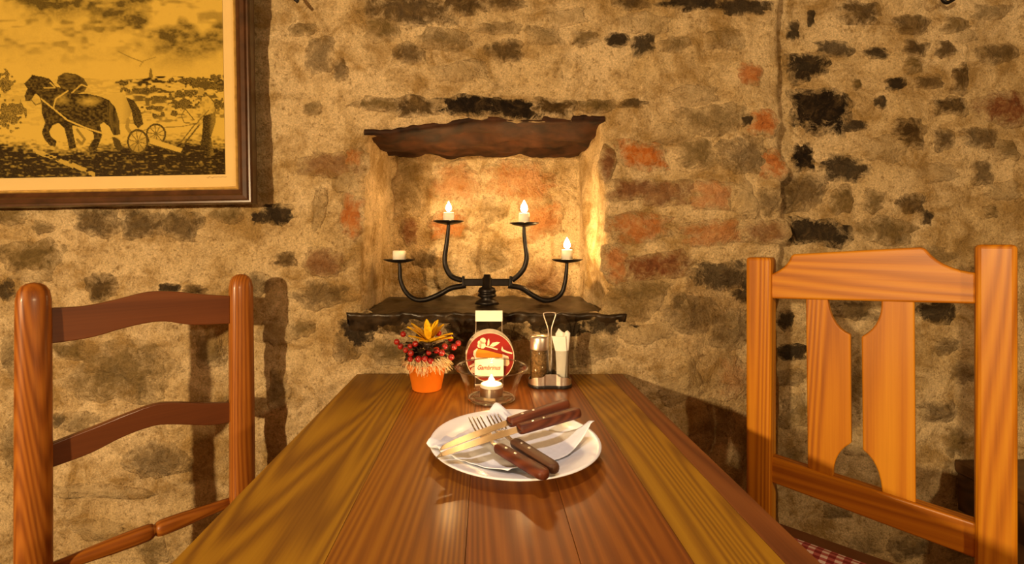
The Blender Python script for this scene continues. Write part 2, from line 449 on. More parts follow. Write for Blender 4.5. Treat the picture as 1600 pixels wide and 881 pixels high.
# stones: (px, py, w, h, kind, cover) read off the photograph at the wall's own distance
STONES = [
 (640,14,150,54,'b',.9),(725,4,90,34,'b',.9),(598,46,62,40,'o',.9),(690,62,84,36,'o',.7),(790,4,66,26,'b',.8),
 (500,86,52,58,'b',.6),(470,44,44,20,'o',.7),(531,112,24,38,'b',.7),(487,168,34,22,'o',.7),(641,82,46,32,'b',.8),
 (790,78,60,34,'b',.85),(985,6,66,26,'b',.9),(1080,3,116,28,'k',.95),(1168,8,84,28,'k',.9),(962,66,34,22,'k',.95),
 (1003,74,36,32,'k',.9),(912,62,46,24,'o',.8),(1052,72,48,26,'o',.7),(780,42,74,18,'o',.6),(885,28,66,26,'p',.8),
 (1172,117,38,34,'r',.8),(1000,40,90,30,'p',.6),(1130,60,60,36,'o',.4),(850,56,60,30,'o',.5),(720,112,90,30,'p',.6),
 (590,164,64,26,'o',.9),(652,168,92,32,'b',.95),(732,166,112,34,'k',1),(802,168,92,32,'k',1),(866,168,74,28,'b',1),(930,166,66,20,'o',.9),
 (988,163,42,14,'b',.9),
 (514,254,98,42,'u',.6),(552,246,30,32,'r',.6),(550,334,36,66,'r',.9),(500,324,22,66,'p',.6),(430,336,54,32,'k',.95),(402,340,26,22,'k',.95),
 (445,405,34,24,'b',.9),(505,410,66,40,'u',.7),(500,460,88,44,'b',.65),(470,514,38,28,'o',.8),(540,286,44,30,'p',.5),
 (150,347,74,50,'b',.85),(220,350,84,52,'b',.85),(284,352,66,46,'b',.8),(352,336,54,24,'o',.8),(52,400,104,56,'o',.95),
 (20,340,54,24,'o',.8),(70,356,36,20,'o',.7),(10,454,34,36,'k',.8),(166,450,56,40,'b',.95),(264,452,34,18,'k',.95),(302,453,38,14,'b',.95),
 (398,444,50,40,'b',.7),(190,580,172,96,'o',.8),(108,546,62,34,'o',.8),(330,550,46,46,'o',.7),(250,716,96,54,'b',.65),(124,660,60,34,'o',.5),
 (160,768,160,22,'p',.7),(92,657,30,24,'b',.8),(240,858,50,46,'o',.6),(66,520,40,60,'o',.5),(438,606,36,60,'o',.6),(15,560,30,70,'o',.6),
 (20,700,40,80,'o',.5),(340,640,60,40,'o',.4),(150,830,90,30,'p',.5),(430,520,50,40,'p',.5),(60,430,60,20,'p',.5),
 (558,521,64,52,'k',.95),(604,508,94,26,'b',1),(664,506,84,26,'b',.95),(540,546,44,42,'b',.7),(616,548,108,44,'o',.85),(724,520,70,40,'k',.9),
 (800,516,70,36,'b',.9),(866,512,96,30,'k',.95),(944,506,66,30,'k',.9),(988,514,42,14,'k',.95),(892,548,92,44,'b',.5),(642,568,36,12,'k',.8),(700,556,70,36,'b',.7),(930,540,60,40,'o',.5),
 (1000,243,86,46,'r',1),(950,252,24,56,'u',.9),(1085,240,64,44,'o',.8),(1160,242,86,54,'b',.7),(1204,254,48,46,'r',.85),(1190,192,52,42,'r',.9),
 (1110,190,104,48,'o',.7),(1165,190,24,20,'k',.9),(985,296,76,36,'u',.85),(1042,300,92,42,'u',.75),(1112,306,76,44,'r',.6),(1160,312,40,56,'p',.6),
 (1200,316,34,50,'b',.6),(1000,353,116,44,'r',.75),(1118,364,104,44,'r',.6),(1190,362,86,38,'u',.65),(1026,416,136,46,'u',1),(1130,430,96,48,'k',.8),
 (962,412,40,54,'r',.7),(1162,452,36,36,'k',.85),(1000,456,94,32,'o',.7),(985,484,84,44,'o',.55),(1086,490,96,56,'b',.55),(1142,514,74,74,'b',.55),
 (1060,476,32,32,'b',.7),(1150,592,64,66,'r',.3),(1120,660,60,60,'o',.5),(1060,600,70,60,'p',.5),(1176,700,60,70,'o',.5),(1010,520,80,30,'p',.5),(1050,210,70,30,'p',.5),(1080,150,90,30,'p',.4),
]
RSTONES = [
 (1345,18,66,40,'b',.9),(1273,25,16,22,'k',.9),(1242,46,24,30,'k',.9),(1420,40,54,30,'b',.8),(1487,43,44,24,'o',.8),(1302,76,62,28,'k',.8),
 (1264,105,74,46,'k',.95),(1370,83,34,20,'k',.9),(1422,77,44,28,'b',.9),(1470,80,34,26,'b',.9),(1555,83,66,32,'b',.75),(1420,104,26,28,'o',.9),
 (1495,126,26,48,'b',.95),(1395,133,30,22,'k',.95),(1445,130,40,20,'b',.8),(1340,132,20,16,'o',.9),(1280,168,98,70,'k',1),(1375,160,24,18,'k',.9),
 (1480,167,52,32,'b',.95),(1566,170,86,62,'u',1),(1417,208,52,50,'b',1),(1470,218,30,36,'b',.85),(1525,217,66,32,'b',.8),(1337,196,40,18,'k',.9),
 (1258,245,38,50,'k',1),(1320,262,80,44,'k',.9),(1246,300,80,64,'b',.75),(1315,313,38,46,'o',.9),(1363,313,32,34,'o',.8),(1420,318,48,28,'b',.9),
 (1445,340,20,22,'k',.9),(1530,272,38,34,'b',.75),(1545,330,22,20,'o',.9),(1280,363,98,46,'k',.95),(1385,360,84,40,'o',.85),(1572,236,40,30,'o',.7),(1560,300,50,30,'p',.6),
 (1500,60,40,20,'p',.6),(1380,230,60,40,'p',.5),(1460,270,60,30,'p',.5),(1540,20,60,24,'o',.6),
 (1228,500,28,30,'k',.9),(1236,550,58,24,'k',.95),(1330,482,84,34,'b',.85),(1455,486,70,34,'k',.9),(1472,538,44,30,'b',.6),(1502,582,44,34,'b',.6),
 (1462,640,58,36,'b',.7),(1490,690,36,54,'o',.8),(1240,640,46,50,'o',.6),(1420,856,66,36,'b',.7),(1310,800,46,22,'o',.7),(1230,720,50,50,'o',.5),
 (1338,600,40,70,'o',.5),(1340,690,60,40,'p',.6),(1450,400,70,30,'o',.6),(1340,410,70,30,'b',.5),(1350,850,60,34,'o',.5),(1500,850,60,40,'o',.6),(1230,590,50,30,'b',.5),(1550,400,70,40,'o',.5),
]
KIND = {'k': 'stone_black', 'b': 'stone_brown', 'o': 'stone_olive', 'r': 'stone_brick', 'u': 'stone_rust', 'p': 'stone_plaster'}

def base_h(x, z):
    """how far the plaster stands proud of the wall plane"""
    p = Vector((x * 3.0, z * 3.0, 1.7))
    h = 0.016 * noise.noise(p) + 0.009 * noise.noise(p * 3.1) + 0.0072 * noise.noise(p * 8.3)
    return h + 0.0036 * noise.noise(p * 21.0) + 0.0014 * noise.noise(p * 47.0)

OPEN_X0, OPEN_X1 = (566 - 758) / 625.0, (950 - 758) / 625.0
OPEN_Z0, OPEN_Z1 = CAM_Z - (497 - 380) / 625.0, CAM_Z - (196 - 380) / 625.0

def open_warp(x, z):
    """bend of the opening's outline (dx, dz), fading away from it"""
    t = min(1, max(0, (z - OPEN_Z0) / (OPEN_Z1 - OPEN_Z0)))
    s = min(1, max(0, (x - OPEN_X0) / (OPEN_X1 - OPEN_X0)))
    wob = lambda q, k: 0.007 * noise.noise(Vector((q * 9, k, 0.3)))
    dl = math.exp(-abs(x - OPEN_X0) / 0.06); dr = math.exp(-abs(x - OPEN_X1) / 0.06)
    dt = math.exp(-abs(z - OPEN_Z1) / 0.05); db = math.exp(-abs(z - OPEN_Z0) / 0.05)
    inz = 1 if OPEN_Z0 - 0.02 <= z <= OPEN_Z1 + 0.02 else 0.4
    inx = 1 if OPEN_X0 - 0.02 <= x <= OPEN_X1 + 0.02 else 0.4
    dx = inz * (dl * ((t - 0.5) * 0.022 + wob(z, 3)) + dr * (-(t - 0.5) * 0.022 + wob(z, 7)))
    top = -0.022 + 0.038 * min(1, s / 0.5) - 0.006 * max(0, s - 0.6) + wob(x, 11)
    dz = inx * (dt * top + db * wob(x, 15))
    return dx, dz

def build_back_wall():
    X0, X1, Z0, Z1 = ROOM_X0, (1225 - 758) / 625.0, 0.0, ROOM_Z1
    def axis(a, b, fine_lo, fine_hi, st, snaps):
        v = list(np.arange(fine_lo, fine_hi + st / 2, st))
        if a < fine_lo - 1e-6: v = list(np.arange(a, fine_lo - 0.02, 0.06)) + v
        if v[-1] < b - 1e-6: v = v + list(np.arange(v[-1] + 0.05, b, 0.06)) + [b]
        v = np.array(v)
        for s in snaps: v[np.argmin(abs(v - s))] = s
        return v
    xs = axis(X0, X1, -1.26, X1, 0.0075, (OPEN_X0, OPEN_X1))
    zs = axis(Z0, Z1, 0.25, 1.72, 0.0075, (OPEN_Z0, OPEN_Z1))
    V, Fc, idx = [], [], {}
    def wall_pt(x, z):
        dx, dz = open_warp(x, z)
        x2, z2 = x + dx, z + dz
        d = max(OPEN_X0 - x, x - OPEN_X1, OPEN_Z0 - z, z - OPEN_Z1)
        rnd_edge = 0.016 * math.exp(-max(d, 0) / 0.010)
        end = 0.02 * math.exp(-(X1 - x) / 0.012)
        return (x2, WALL_Y - base_h(x2, z2) + rnd_edge + end, z2)
    nx, nz = len(xs), len(zs)
    i0, i1 = int(np.argmin(abs(xs - OPEN_X0))), int(np.argmin(abs(xs - OPEN_X1)))
    j0, j1 = int(np.argmin(abs(zs - OPEN_Z0))), int(np.argmin(abs(zs - OPEN_Z1)))
    def vid(i, j):
        if (i, j) not in idx:
            idx[(i, j)] = len(V); V.append(wall_pt(xs[i], zs[j]))
        return idx[(i, j)]
    for j in range(nz - 1):
        for i in range(nx - 1):
            if i0 <= i < i1 and j0 <= j < j1: continue
            Fc.append((vid(i, j), vid(i + 1, j), vid(i + 1, j + 1), vid(i, j + 1)))
    # return of the wall end at the recess
    col = [vid(nx - 1, j) for j in range(nz)]
    prev = col
    for k in range(1, 5):
        cur = []
        for j in range(nz):
            p = V[col[j]]
            cur.append(len(V)); V.append((p[0] + 0.004 * noise.noise(Vector((k, zs[j] * 12, 0))), p[1] + 0.05 * k, p[2]))
        for j in range(nz - 1): Fc.append((prev[j], cur[j], cur[j + 1], prev[j + 1]))
        prev = cur
    # niche: sides run back from the opening, then the back face
    BX0, BX1, BZ0, BZ1 = (-0.300, 0.300, CAM_Z - 0.192, CAM_Z + 0.285)
    BY = 1.53
    def back_pt(i, j):
        s = (i - i0) / (i1 - i0); t = (j - j0) / (j1 - j0)
        x = BX0 + (BX1 - BX0) * s; z = BZ0 + (BZ1 - BZ0) * t
        return Vector((x, BY - 0.6 * base_h(x + 5, z), z))
    ring = [(i, j0) for i in range(i0, i1)] + [(i1, j) for j in range(j0, j1)] + [(i, j1) for i in range(i1, i0, -1)] + [(i0, j) for j in range(j1, j0, -1)]
    prev = [idx[q] for q in ring]
    K = 24
    for k in range(1, K + 1):
        t = k / K
        cur = []
        for q, (i, j) in enumerate(ring):
            a = Vector(V[idx[(i, j)]]); bpt = back_pt(i, j)
            p = a.lerp(bpt, t)
            amp = 0.014 * math.sin(math.pi * t)
            w = amp * noise.noise(p * 14)
            if i in (i0, i1) : p.x += w
            if j in (j0, j1): p.z += w
            cur.append(len(V)); V.append(tuple(p))
        n = len(ring)
        for q in range(n): Fc.append((prev[q], prev[(q + 1) % n], cur[(q + 1) % n], cur[q]))
        prev = cur
    bidx = {q: prev[n_] for n_, q in enumerate(ring)}
    def bid(i, j):
        if (i, j) not in bidx:
            bidx[(i, j)] = len(V); V.append(tuple(back_pt(i, j)))
        return bidx[(i, j)]
    for j in range(j0, j1):
        for i in range(i0, i1):
            Fc.append((bid(i, j), bid(i + 1, j), bid(i + 1, j + 1), bid(i, j + 1)))
    return obj('wall_back', V, Fc, M['plaster'], smooth=True)
wall = tagged(build_back_wall(), kind='structure')

def build_recess():
    xs = np.concatenate([np.arange(0.70, 1.52, 0.009), np.arange(1.55, ROOM_X1 + 0.01, 0.09)])
    zs = np.concatenate([np.arange(0, 0.28, 0.05), np.arange(0.3, 1.72, 0.009), np.arange(1.75, ROOM_Z1 + 0.03, 0.05)])
    V = [(x, RECESS_Y - base_h(x + 3, z), z) for z in zs for x in xs]
    nx = len(xs)
    Fc = [(j * nx + i, j * nx + i + 1, (j + 1) * nx + i + 1, (j + 1) * nx + i) for j in range(len(zs) - 1) for i in range(nx - 1)]
    return obj('wall_recess', V, Fc, M['plaster'], smooth=True)
recess = tagged(build_recess(), kind='structure')

def stone(parent, cx, cz, w, h, kind, cov, plane, xoff, hscale=1.0, name='stone'):
    """irregular stone bulging through the plaster of a wall facing the room"""
    seg, rings = 30, 8
    sd = rnd.random() * 90
    ang = rnd.uniform(-0.06, 0.06)
    ex = rnd.uniform(2.3, 3.4)
    A = {'k': 0.003, 'b': 0.006, 'o': 0.007, 'r': 0.008, 'u': 0.007, 'p': 0.009}[kind]
    V, E, Fc = [], [], []
    for k in range(rings + 1):
        r = k / rings
        for s in range(seg if k else 1):
            a = 2 * math.pi * s / seg
            c_, s_ = math.cos(a), math.sin(a)
            q = (abs(c_) ** ex + abs(s_) ** ex) ** (-1 / ex)
            q *= 1 + 0.40 * noise.noise(Vector((c_ * 1.3, s_ * 1.3, sd))) + 0.26 * noise.noise(Vector((c_ * 3.3, s_ * 3.3, sd)))
            x = q * c_ * r * w * 0.56; z = q * s_ * r * h * 0.58
            x, z = x * math.cos(ang) - z * math.sin(ang), x * math.sin(ang) + z * math.cos(ang)
            X, Z = cx + x, cz + z
            nz_ = noise.noise(Vector((X * 30, Z * 30, sd))) + 0.6 * noise.noise(Vector((X * 75, Z * 75, sd)))
            up = A * hscale * (1 - r ** 2) - 0.0022 * r ** 3 + 0.0018 + 0.0042 * hscale * (1 - 0.5 * r) * nz_
            if k == rings: up = -0.006
            V.append((X, plane - base_h(X + xoff, Z) * (0.6 if xoff == 5 else 1) - up, Z)); E.append(r)
    for k in range(rings):
        for s in range(seg):
            s2 = (s + 1) % seg
            if k == 0: Fc.append((0, 1 + s, 1 + s2))
            else:
                a0 = 1 + (k - 1) * seg; b0 = 1 + k * seg
                Fc.append((a0 + s, b0 + s, b0 + s2, a0 + s2))
    return obj(name, V, Fc, M[KIND[kind]], parent, smooth=True, attrs={'edge': E, 'cov': [cov] * len(V)})

for (px, py, w, h, k, cv) in STONES:
    p = at(px, py, WALL_Y)
    stone(wall, p.x, p.z, w / 625, h / 625, k, cv, WALL_Y, 0)
s_r = RECESS_Y / F_PX
for (px, py, w, h, k, cv) in RSTONES:
    p = at(px, py, RECESS_Y)
    if p.x - w * s_r * 0.5 < 0.76: p.x = 0.76 + w * s_r * 0.5
    stone(recess, p.x, p.z, w * s_r, h * s_r, k, cv, RECESS_Y, 3)
for (px, py, w, h, k, cv) in [(712,288,84,66,'r',.5),(818,284,116,66,'r',.55),(706,354,66,40,'r',.8),(848,345,70,56,'r',.6),(852,440,80,60,'u',.6),
                              (640,362,30,40,'u',.9),(664,404,40,30,'b',.8),(640,292,50,90,'o',.6),(770,400,60,50,'o',.5),(690,430,60,50,'o',.5),(770,330,40,40,'o',.4)]:
    p = at(px, py, 1.53)
    stone(wall, p.x, p.z, w * 1.53 / 750, h * 1.53 / 750, k, cv, 1.53, 5, 0.8)

# lintel: dark stone slab that roofs the niche
def build_lintel():
    V, Fc = [], []
    nu, nv = 44, 16
    for j in range(nv + 1):
        t = j / nv
        for i in range(nu + 1):
            s = i / nu
            xa = OPEN_X0 + 0.004 + (OPEN_X1 - OPEN_X0 - 0.012) * s; xb = -0.297 + 0.594 * s
            top = OPEN_Z1 + open_warp(OPEN_X0 + (OPEN_X1 - OPEN_X0) * s, OPEN_Z1)[1]
            x = xa + (xb - xa) * t
            z = top - 0.004 + (CAM_Z + 0.278 - top) * t ** 0.9
            z += (0.5 + 0.5 * min(1, t * 4)) * (0.016 * noise.noise(Vector((x * 14, t * 5, 2))) + 0.010 * abs(noise.noise(Vector((x * 30, t * 11, 4))))) - 0.008 * math.sin(math.pi * t)
            V.append((x, WALL_Y + 0.001 + 0.325 * t, z))
    for j in range(nv):
        for i in range(nu):
            Fc.append((j * (nu + 1) + i, j * (nu + 1) + i + 1, (j + 1) * (nu + 1) + i + 1, (j + 1) * (nu + 1) + i))
    n = len(V)
    V += [(x, y, z + 0.012 + 0.03 * min(1, (y - WALL_Y) / 0.08)) for (x, y, z) in V]
    Fc += [tuple(q + n for q in reversed(f)) for f in Fc]
    w = nu + 1
    for i in range(nu):
        Fc.append((i, i + 1, i + 1 + n, i + n)); b0 = nv * w + i; Fc.append((b0, b0 + n, b0 + 1 + n, b0 + 1))
    return obj('lintel', V, Fc, M['lintel'], wall, smooth=True)
build_lintel()['label'] = 'dark brown stone lintel over the niche'

# sill: rough slate slab with a broken front edge
def build_sill():
    V, Fc = [], []
    nu, nv = 70, 20
    prof = []
    for j in range(nv + 1):
        t = j / nv
        if t < 0.25: prof.append((WALL_Y + 0.002 - 0.014 * (t / 0.25), -0.044 + 0.040 * (t / 0.25)))
        else:
            q = (t - 0.25) / 0.75; prof.append((WALL_Y - 0.012 + 0.335 * q, -0.004 + 0.006 * q))
    for j, (y, dz) in enumerate(prof):
        front = max(0, 1 - max(0, y - WALL_Y) / 0.03)
        for i in range(nu + 1):
            s = i / nu
            x0 = -0.345 * front + -0.302 * (1 - front); x1 = 0.350 * front + 0.302 * (1 - front)
            x = x0 + (x1 - x0) * s
            rag = noise.noise(Vector((x * 18, y * 10, 9)))
            rag2 = noise.noise(Vector((x * 60, y * 30 + dz * 90, 5)))
            V.append((x, y + (0.012 * rag + 0.009 * rag2) * (1 if y < WALL_Y + 0.05 else 0), OPEN_Z0 + 0.017 + dz + 0.007 * rag + 0.004 * rag2))
    for j in range(nv):
        for i in range(nu):
            Fc.append((j * (nu + 1) + i, j * (nu + 1) + i + 1, (j + 1) * (nu + 1) + i + 1, (j + 1) * (nu + 1) + i))
    n = len(V); w = nu + 1
    V += [(x, max(y, WALL_Y + 0.01), OPEN_Z0 - 0.042) for (x, y, z) in V]
    Fc2 = [tuple(q + n for q in reversed(f)) for f in Fc]
    for i in range(nu): Fc.append((i + 1, i, i + n, i + 1 + n))
    for j in range(nv):
        Fc.append((j * w, (j + 1) * w, (j + 1) * w + n, j * w + n)); Fc.append((j * w + nu, j * w + nu + n, (j + 1) * w + nu + n, (j + 1) * w + nu))
    return obj('sill', V, Fc + Fc2, M['sill'], wall, smooth=True)
build_sill()['label'] = 'rough dark slate sill of the niche'

# ------------------------------------------------------------------ table
TX0, TX1, TY0, TY1 = -0.314, 0.336, 0.12, 1.175
table = thing('dining_table', ((TX0 + TX1) / 2, (TY0 + TY1) / 2, 0), 'varnished pine dining table standing end-on against the stone wall', 'table')
W = TX1 - TX0
bounds = [0, .235, .452, .63, .805, .945, 1.0]
mats = ['table_yellow', 'table_amber', 'table_red', 'table_red', 'table_yellow', 'table_dark']
for k in range(6):
    a_, b_ = TX0 + W * bounds[k], TX0 + W * bounds[k + 1]
    box('plank', (a_ + 0.0003, TY0, TABLE_Z - 0.032), (b_ - 0.0003, TY1, TABLE_Z), M[mats[k]], table, bevel=0.0002, grain_axis=(0, 1, 0))
for (lo, hi, ax) in [((TX0 + .05, TY0 + .06, .63), (TX1 - .05, TY0 + .08, .718), (1, 0, 0)), ((TX0 + .05, TY1 - .08, .63), (TX1 - .05, TY1 - .06, .718), (1, 0, 0)),
                     ((TX0 + .05, TY0 + .06, .63), (TX0 + .07, TY1 - .06, .718), (0, 1, 0)), ((TX1 - .07, TY0 + .06, .63), (TX1 - .05, TY1 - .06, .718), (0, 1, 0))]:
    box('apron', lo, hi, M['table_amber'], table, grain_axis=ax)
for x in (TX0 + .06, TX1 - .06):
    for y in (TY0 + .07, TY1 - .07):
        box('leg', (x - .03, y - .03, 0), (x + .03, y + .03, .718), M['table_amber'], table, grain_axis=(0, 0, 1))

# ------------------------------------------------------------------ chairs
class BackPlane:
    """vertical plane through the two back posts of a chair"""
    def __init__(s, far, near, front):
        s.F, s.Nn = Vector((*far, 0)), Vector((*near, 0))
        s.L = (s.Nn - s.F).length
        s.u = (s.Nn - s.F).normalized()
        n = Vector((-s.u.y, s.u.x, 0))
        s.n = n if n.dot(Vector((*front, 0))) > 0 else -n
        s.R = Matrix((s.u, s.n, Vector((0, 0, 1)))).transposed()
    def pix(s, px, py, off=0.0):
        F0 = s.F + s.n * off
        k = (px - PX0) / F_PX
        t = (k * F0.y - F0.x) / (s.u.x - k * s.u.y)
        y = F0.y + t * s.u.y
        return F0 + s.u * t + Vector((0, 0, CAM_Z - (py - PY0) / F_PX * y))
    def pt(s, u, n, z): return s.F + s.u * u + s.n * n + Vector((0, 0, z))

def oriented_box(name, c, half, R, mat, parent, bevel=0.004, axis=0):
    v, f = box_vf(c, half, R)
    ax = R.col[axis]; up = R.col[2] if axis != 2 else R.col[1]
    return obj(name, v, f, mat, parent, grain=(c, ax, up), bevel=bevel)

# ladder-back chair on the left
B = BackPlane((-0.560, 1.10), (-0.809, 0.86), (1, -0.6))
mid = (B.F + B.Nn) / 2
lc = thing('ladder_back_chair', (mid.x + B.n.x * .19, mid.y + B.n.y * .19, 0), 'brown wooden ladder-back chair with two wavy slats below the framed picture', 'chair')
for (u, top, lean) in ((0.0, 1.000, 0.012), (B.L, 1.000, 0.012)):
    prof_n = 26
    c0 = B.pt(u, 0, 0)
    V, Fc = [], []
    zs = [0, .2, .42, .6, .8, .93, .968, .984, .993, .998, 1.0]
    rs = [.020, .024, .026, .026, .0255, .025, .0245, .022, .017, .010, .0005]
    for z, r in zip(zs, rs):
        for k in range(prof_n):
            a = 2 * math.pi * k / prof_n
            ca, sa = math.cos(a), math.sin(a)
            q = (abs(ca) ** 2.7 + abs(sa) ** 2.7) ** (-1 / 2.7)
            V.append(c0 + B.u * (r * q * ca) + B.n * (r * q * sa * 0.85 + lean * (1 - abs(z - .5) * 2)) + Vector((0, 0, z * top)))
    for i in range(len(zs) - 1):
        for k in range(prof_n):
            Fc.append((i * prof_n + k, i * prof_n + (k + 1) % prof_n, (i + 1) * prof_n + (k + 1) % prof_n, (i + 1) * prof_n + k))
    Fc.append(tuple(range(prof_n))); Fc.append(tuple((len(zs) - 1) * prof_n + k for k in range(prof_n)))
    obj('post', V, Fc, M['chair_brown'], lc, smooth=True, grain=(c0, Vector((0, 0, 1)) + B.u * 0.06, B.n))
def curved_slat(top, bot, mat):
    tp = catmull([B.pix(*q) for q in top], 5); bt = catmull([B.pix(*q) for q in bot], 5)
    V, Fc = [], []
    for q in (tp, bt):
        for p in q: V.append(p + B.n * 0.007)
    for q in (tp, bt):
        for p in q: V.append(p - B.n * 0.008)
    n, k = len(tp), len(tp) * 2
    for i in range(n - 1):
        Fc += [(i, i + 1, n + i + 1, n + i), (k + i, k + n + i, k + n + i + 1, k + i + 1), (i, k + i, k + i + 1, i + 1), (n + i, n + i + 1, k + n + i + 1, k + n + i)]
    Fc += [(0, n, k + n, k), (n - 1, k + n - 1, k + 2 * n - 1, 2 * n - 1)]
    return obj('slat', V, Fc, mat, lc, grain=(mid, B.u, (0, 0, 1)), bevel=0.002)
curved_slat([(72, 481), (130, 478), (180, 468), (230, 456), (270, 455), (310, 459), (358, 462)],
            [(72, 537), (140, 527), (190, 513), (230, 504), (260, 502), (300, 507), (358, 505)], M['slat_brown'])
curved_slat([(80, 692), (150, 665), (200, 645), (240, 631), (270, 628), (320, 629), (364, 628)],
            [(80, 729), (140, 707), (190, 682), (230, 667), (260, 662), (330, 663), (364, 657)], M['slat_brown'])
pa, pb = B.pix(366, 782), B.pix(70, 892)
path = [pa.lerp(pb, t) for t in (0, .08, .2, .3, .38, .44, .462, .475, .488, .51, .58, .7, .82, .92, 1)]
v, f = tube_vf(path, [.010, .0115, .0135, .0155, .0165, .0165, .0145, .0105, .0145, .0165, .0168, .0155, .013, .011, .010], 14)
obj('spindle', v, f, M['chair_brown'], lc, smooth=True, grain=(pa, pb - pa, (0, 0, 1)))
oriented_box('seat', B.pt(B.L / 2, .205, .392), (B.L / 2 + .03, .20, .014), B.R, M['slat_brown'], lc, .008)
for u in (0.0, B.L):
    oriented_box('leg', B.pt(u, .375, .189), (.02, .02, .189), B.R, M['chair_brown'], lc, .006, axis=2)
    oriented_box('stretcher', B.pt(u, .19, .18), (.011, .175, .013), B.R, M['chair_brown'], lc, .004, axis=1)
oriented_box('stretcher', B.pt(B.L / 2, .375, .22), (B.L / 2 - .015, .011, .013), B.R, M['chair_brown'], lc, .004)

# chair with a cut-out splat back on the right
B = BackPlane((0.598, 1.04), (0.850, 0.80), (-1, -0.9))
mid = (B.F + B.Nn) / 2
rc = thing('splat_back_chair', (mid.x + B.n.x * .19, mid.y + B.n.y * .19, 0), 'honey pine chair with a scooped crest rail and two cut-out back splats', 'chair')
hon = M['chair_honey']
for (u, top) in ((0.0, 1.040), (B.L, 1.068)):
    oriented_box('post', B.pt(u, 0, top / 2), (.024, .024, top / 2), B.R, hon, rc, .007, axis=2)
def plate_part(name, pts, off, thick, axis, bevel=0.004, mat=hon):
    out = [B.pix(px, py, off) for (px, py) in pts]
    v, f = prism_vf(out, -B.n * thick)
    return obj(name, v, f, mat, rc, grain=(mid, axis, B.n), bevel=bevel)
def arc(p0, p1, p2, n=6):
    return [tuple((1 - t) ** 2 * a + 2 * t * (1 - t) * b_ + t * t * c for a, b_, c in zip(p0, p1, p2)) for t in [i / n for i in range(n + 1)]]
crest = [(1190, 466), (1190, 433)] + arc((1200, 430), (1230, 420), (1236, 399)) + [(1240, 397), (1438, 386), (1446, 388)] + arc((1449, 392), (1470, 418), (1516, 425)) + [(1526, 426), (1526, 475)]
plate_part('crest_rail', crest, .012, .024, B.u)
sp1 = [(1259, 462), (1293, 462)] + arc((1294, 472), (1300, 512), (1329, 523)) + [(1330, 692)] + arc((1329, 693), (1304, 706), (1302, 738)) + [(1302, 760), (1262, 742)]
plate_part('splat', sp1, .008, .016, Vector((0, 0, 1)), .0025)
sp2 = [(1377, 468), (1429, 470), (1431, 800), (1378, 780)] + arc((1378, 766), (1374, 722), (1348, 703)) + arc((1346, 526), (1374, 512), (1377, 480))
plate_part('splat', sp2, .008, .016, Vector((0, 0, 1)), .0025)
plate_part('lower_rail', [(1190, 709), (1526, 818), (1526, 874), (1190, 748)], .014, .028, B.u)
oriented_box('seat', B.pt(B.L / 2, .185, .452), (B.L / 2 + .035, .215, .012), B.R, M['slat_brown'], rc, .005)
for u in (0.0, B.L):
    oriented_box('leg', B.pt(u, .365, .220), (.021, .021, .220), B.R, hon, rc, .005, axis=2)
    oriented_box('stretcher', B.pt(u, .18, .2), (.011, .17, .016), B.R, hon, rc, .004, axis=1)
oriented_box('stretcher', B.pt(B.L / 2, .365, .25), (B.L / 2 - .015, .011, .016), B.R, hon, rc, .004)
# cushion
V, Fc = [], []
nu = 14
for side in (1, -1):
    for j in range(nu + 1):
        for i in range(nu + 1):
            a, c = i / nu * 2 - 1, j / nu * 2 - 1
            pf = (1 - abs(a) ** 4) * (1 - abs(c) ** 4)
            V.append(B.pt(B.L / 2 + a * .172, .215 + c * .180, .4765 + (side * .0115 * pf ** .5)))
n = (nu + 1) ** 2
for j in range(nu):
    for i in range(nu):
        q = (j * (nu + 1) + i, j * (nu + 1) + i + 1, (j + 1) * (nu + 1) + i + 1, (j + 1) * (nu + 1) + i)
        Fc.append(q); Fc.append(tuple(n + z for z in reversed(q)))
o = obj('seat_cushion', V, Fc, M['gingham'], smooth=True, grain=(mid, B.u, (0, 0, 1)))
tagged(o, 'red and white gingham cushion on the honey pine chair', 'cushion')

# ------------------------------------------------------------------ bench against the recess wall
bx0, bx1 = 1.215, 1.95
bench = thing('wooden_bench', ((bx0 + bx1) / 2, 1.08, 0), 'dark brown wooden bench against the wall behind the honey pine chair', 'bench')
box('seat', (bx0 - .006, .86, .480), (bx1, RECESS_Y - .03, .512), M['bench'], bench, bevel=.008, grain_axis=(1, 0, 0))
box('apron', (bx0, .87, .385), (bx1 - .01, RECESS_Y - .035, .480), M['bench'], bench, bevel=.003, grain_axis=(1, 0, 0))
for x in (bx0 + .12, bx1 - .12):
    for y in (.91, RECESS_Y - .09):
        box('leg', (x - .025, y - .025, 0), (x + .025, y + .025, .385), M['bench'], bench, grain_axis=(0, 0, 1))

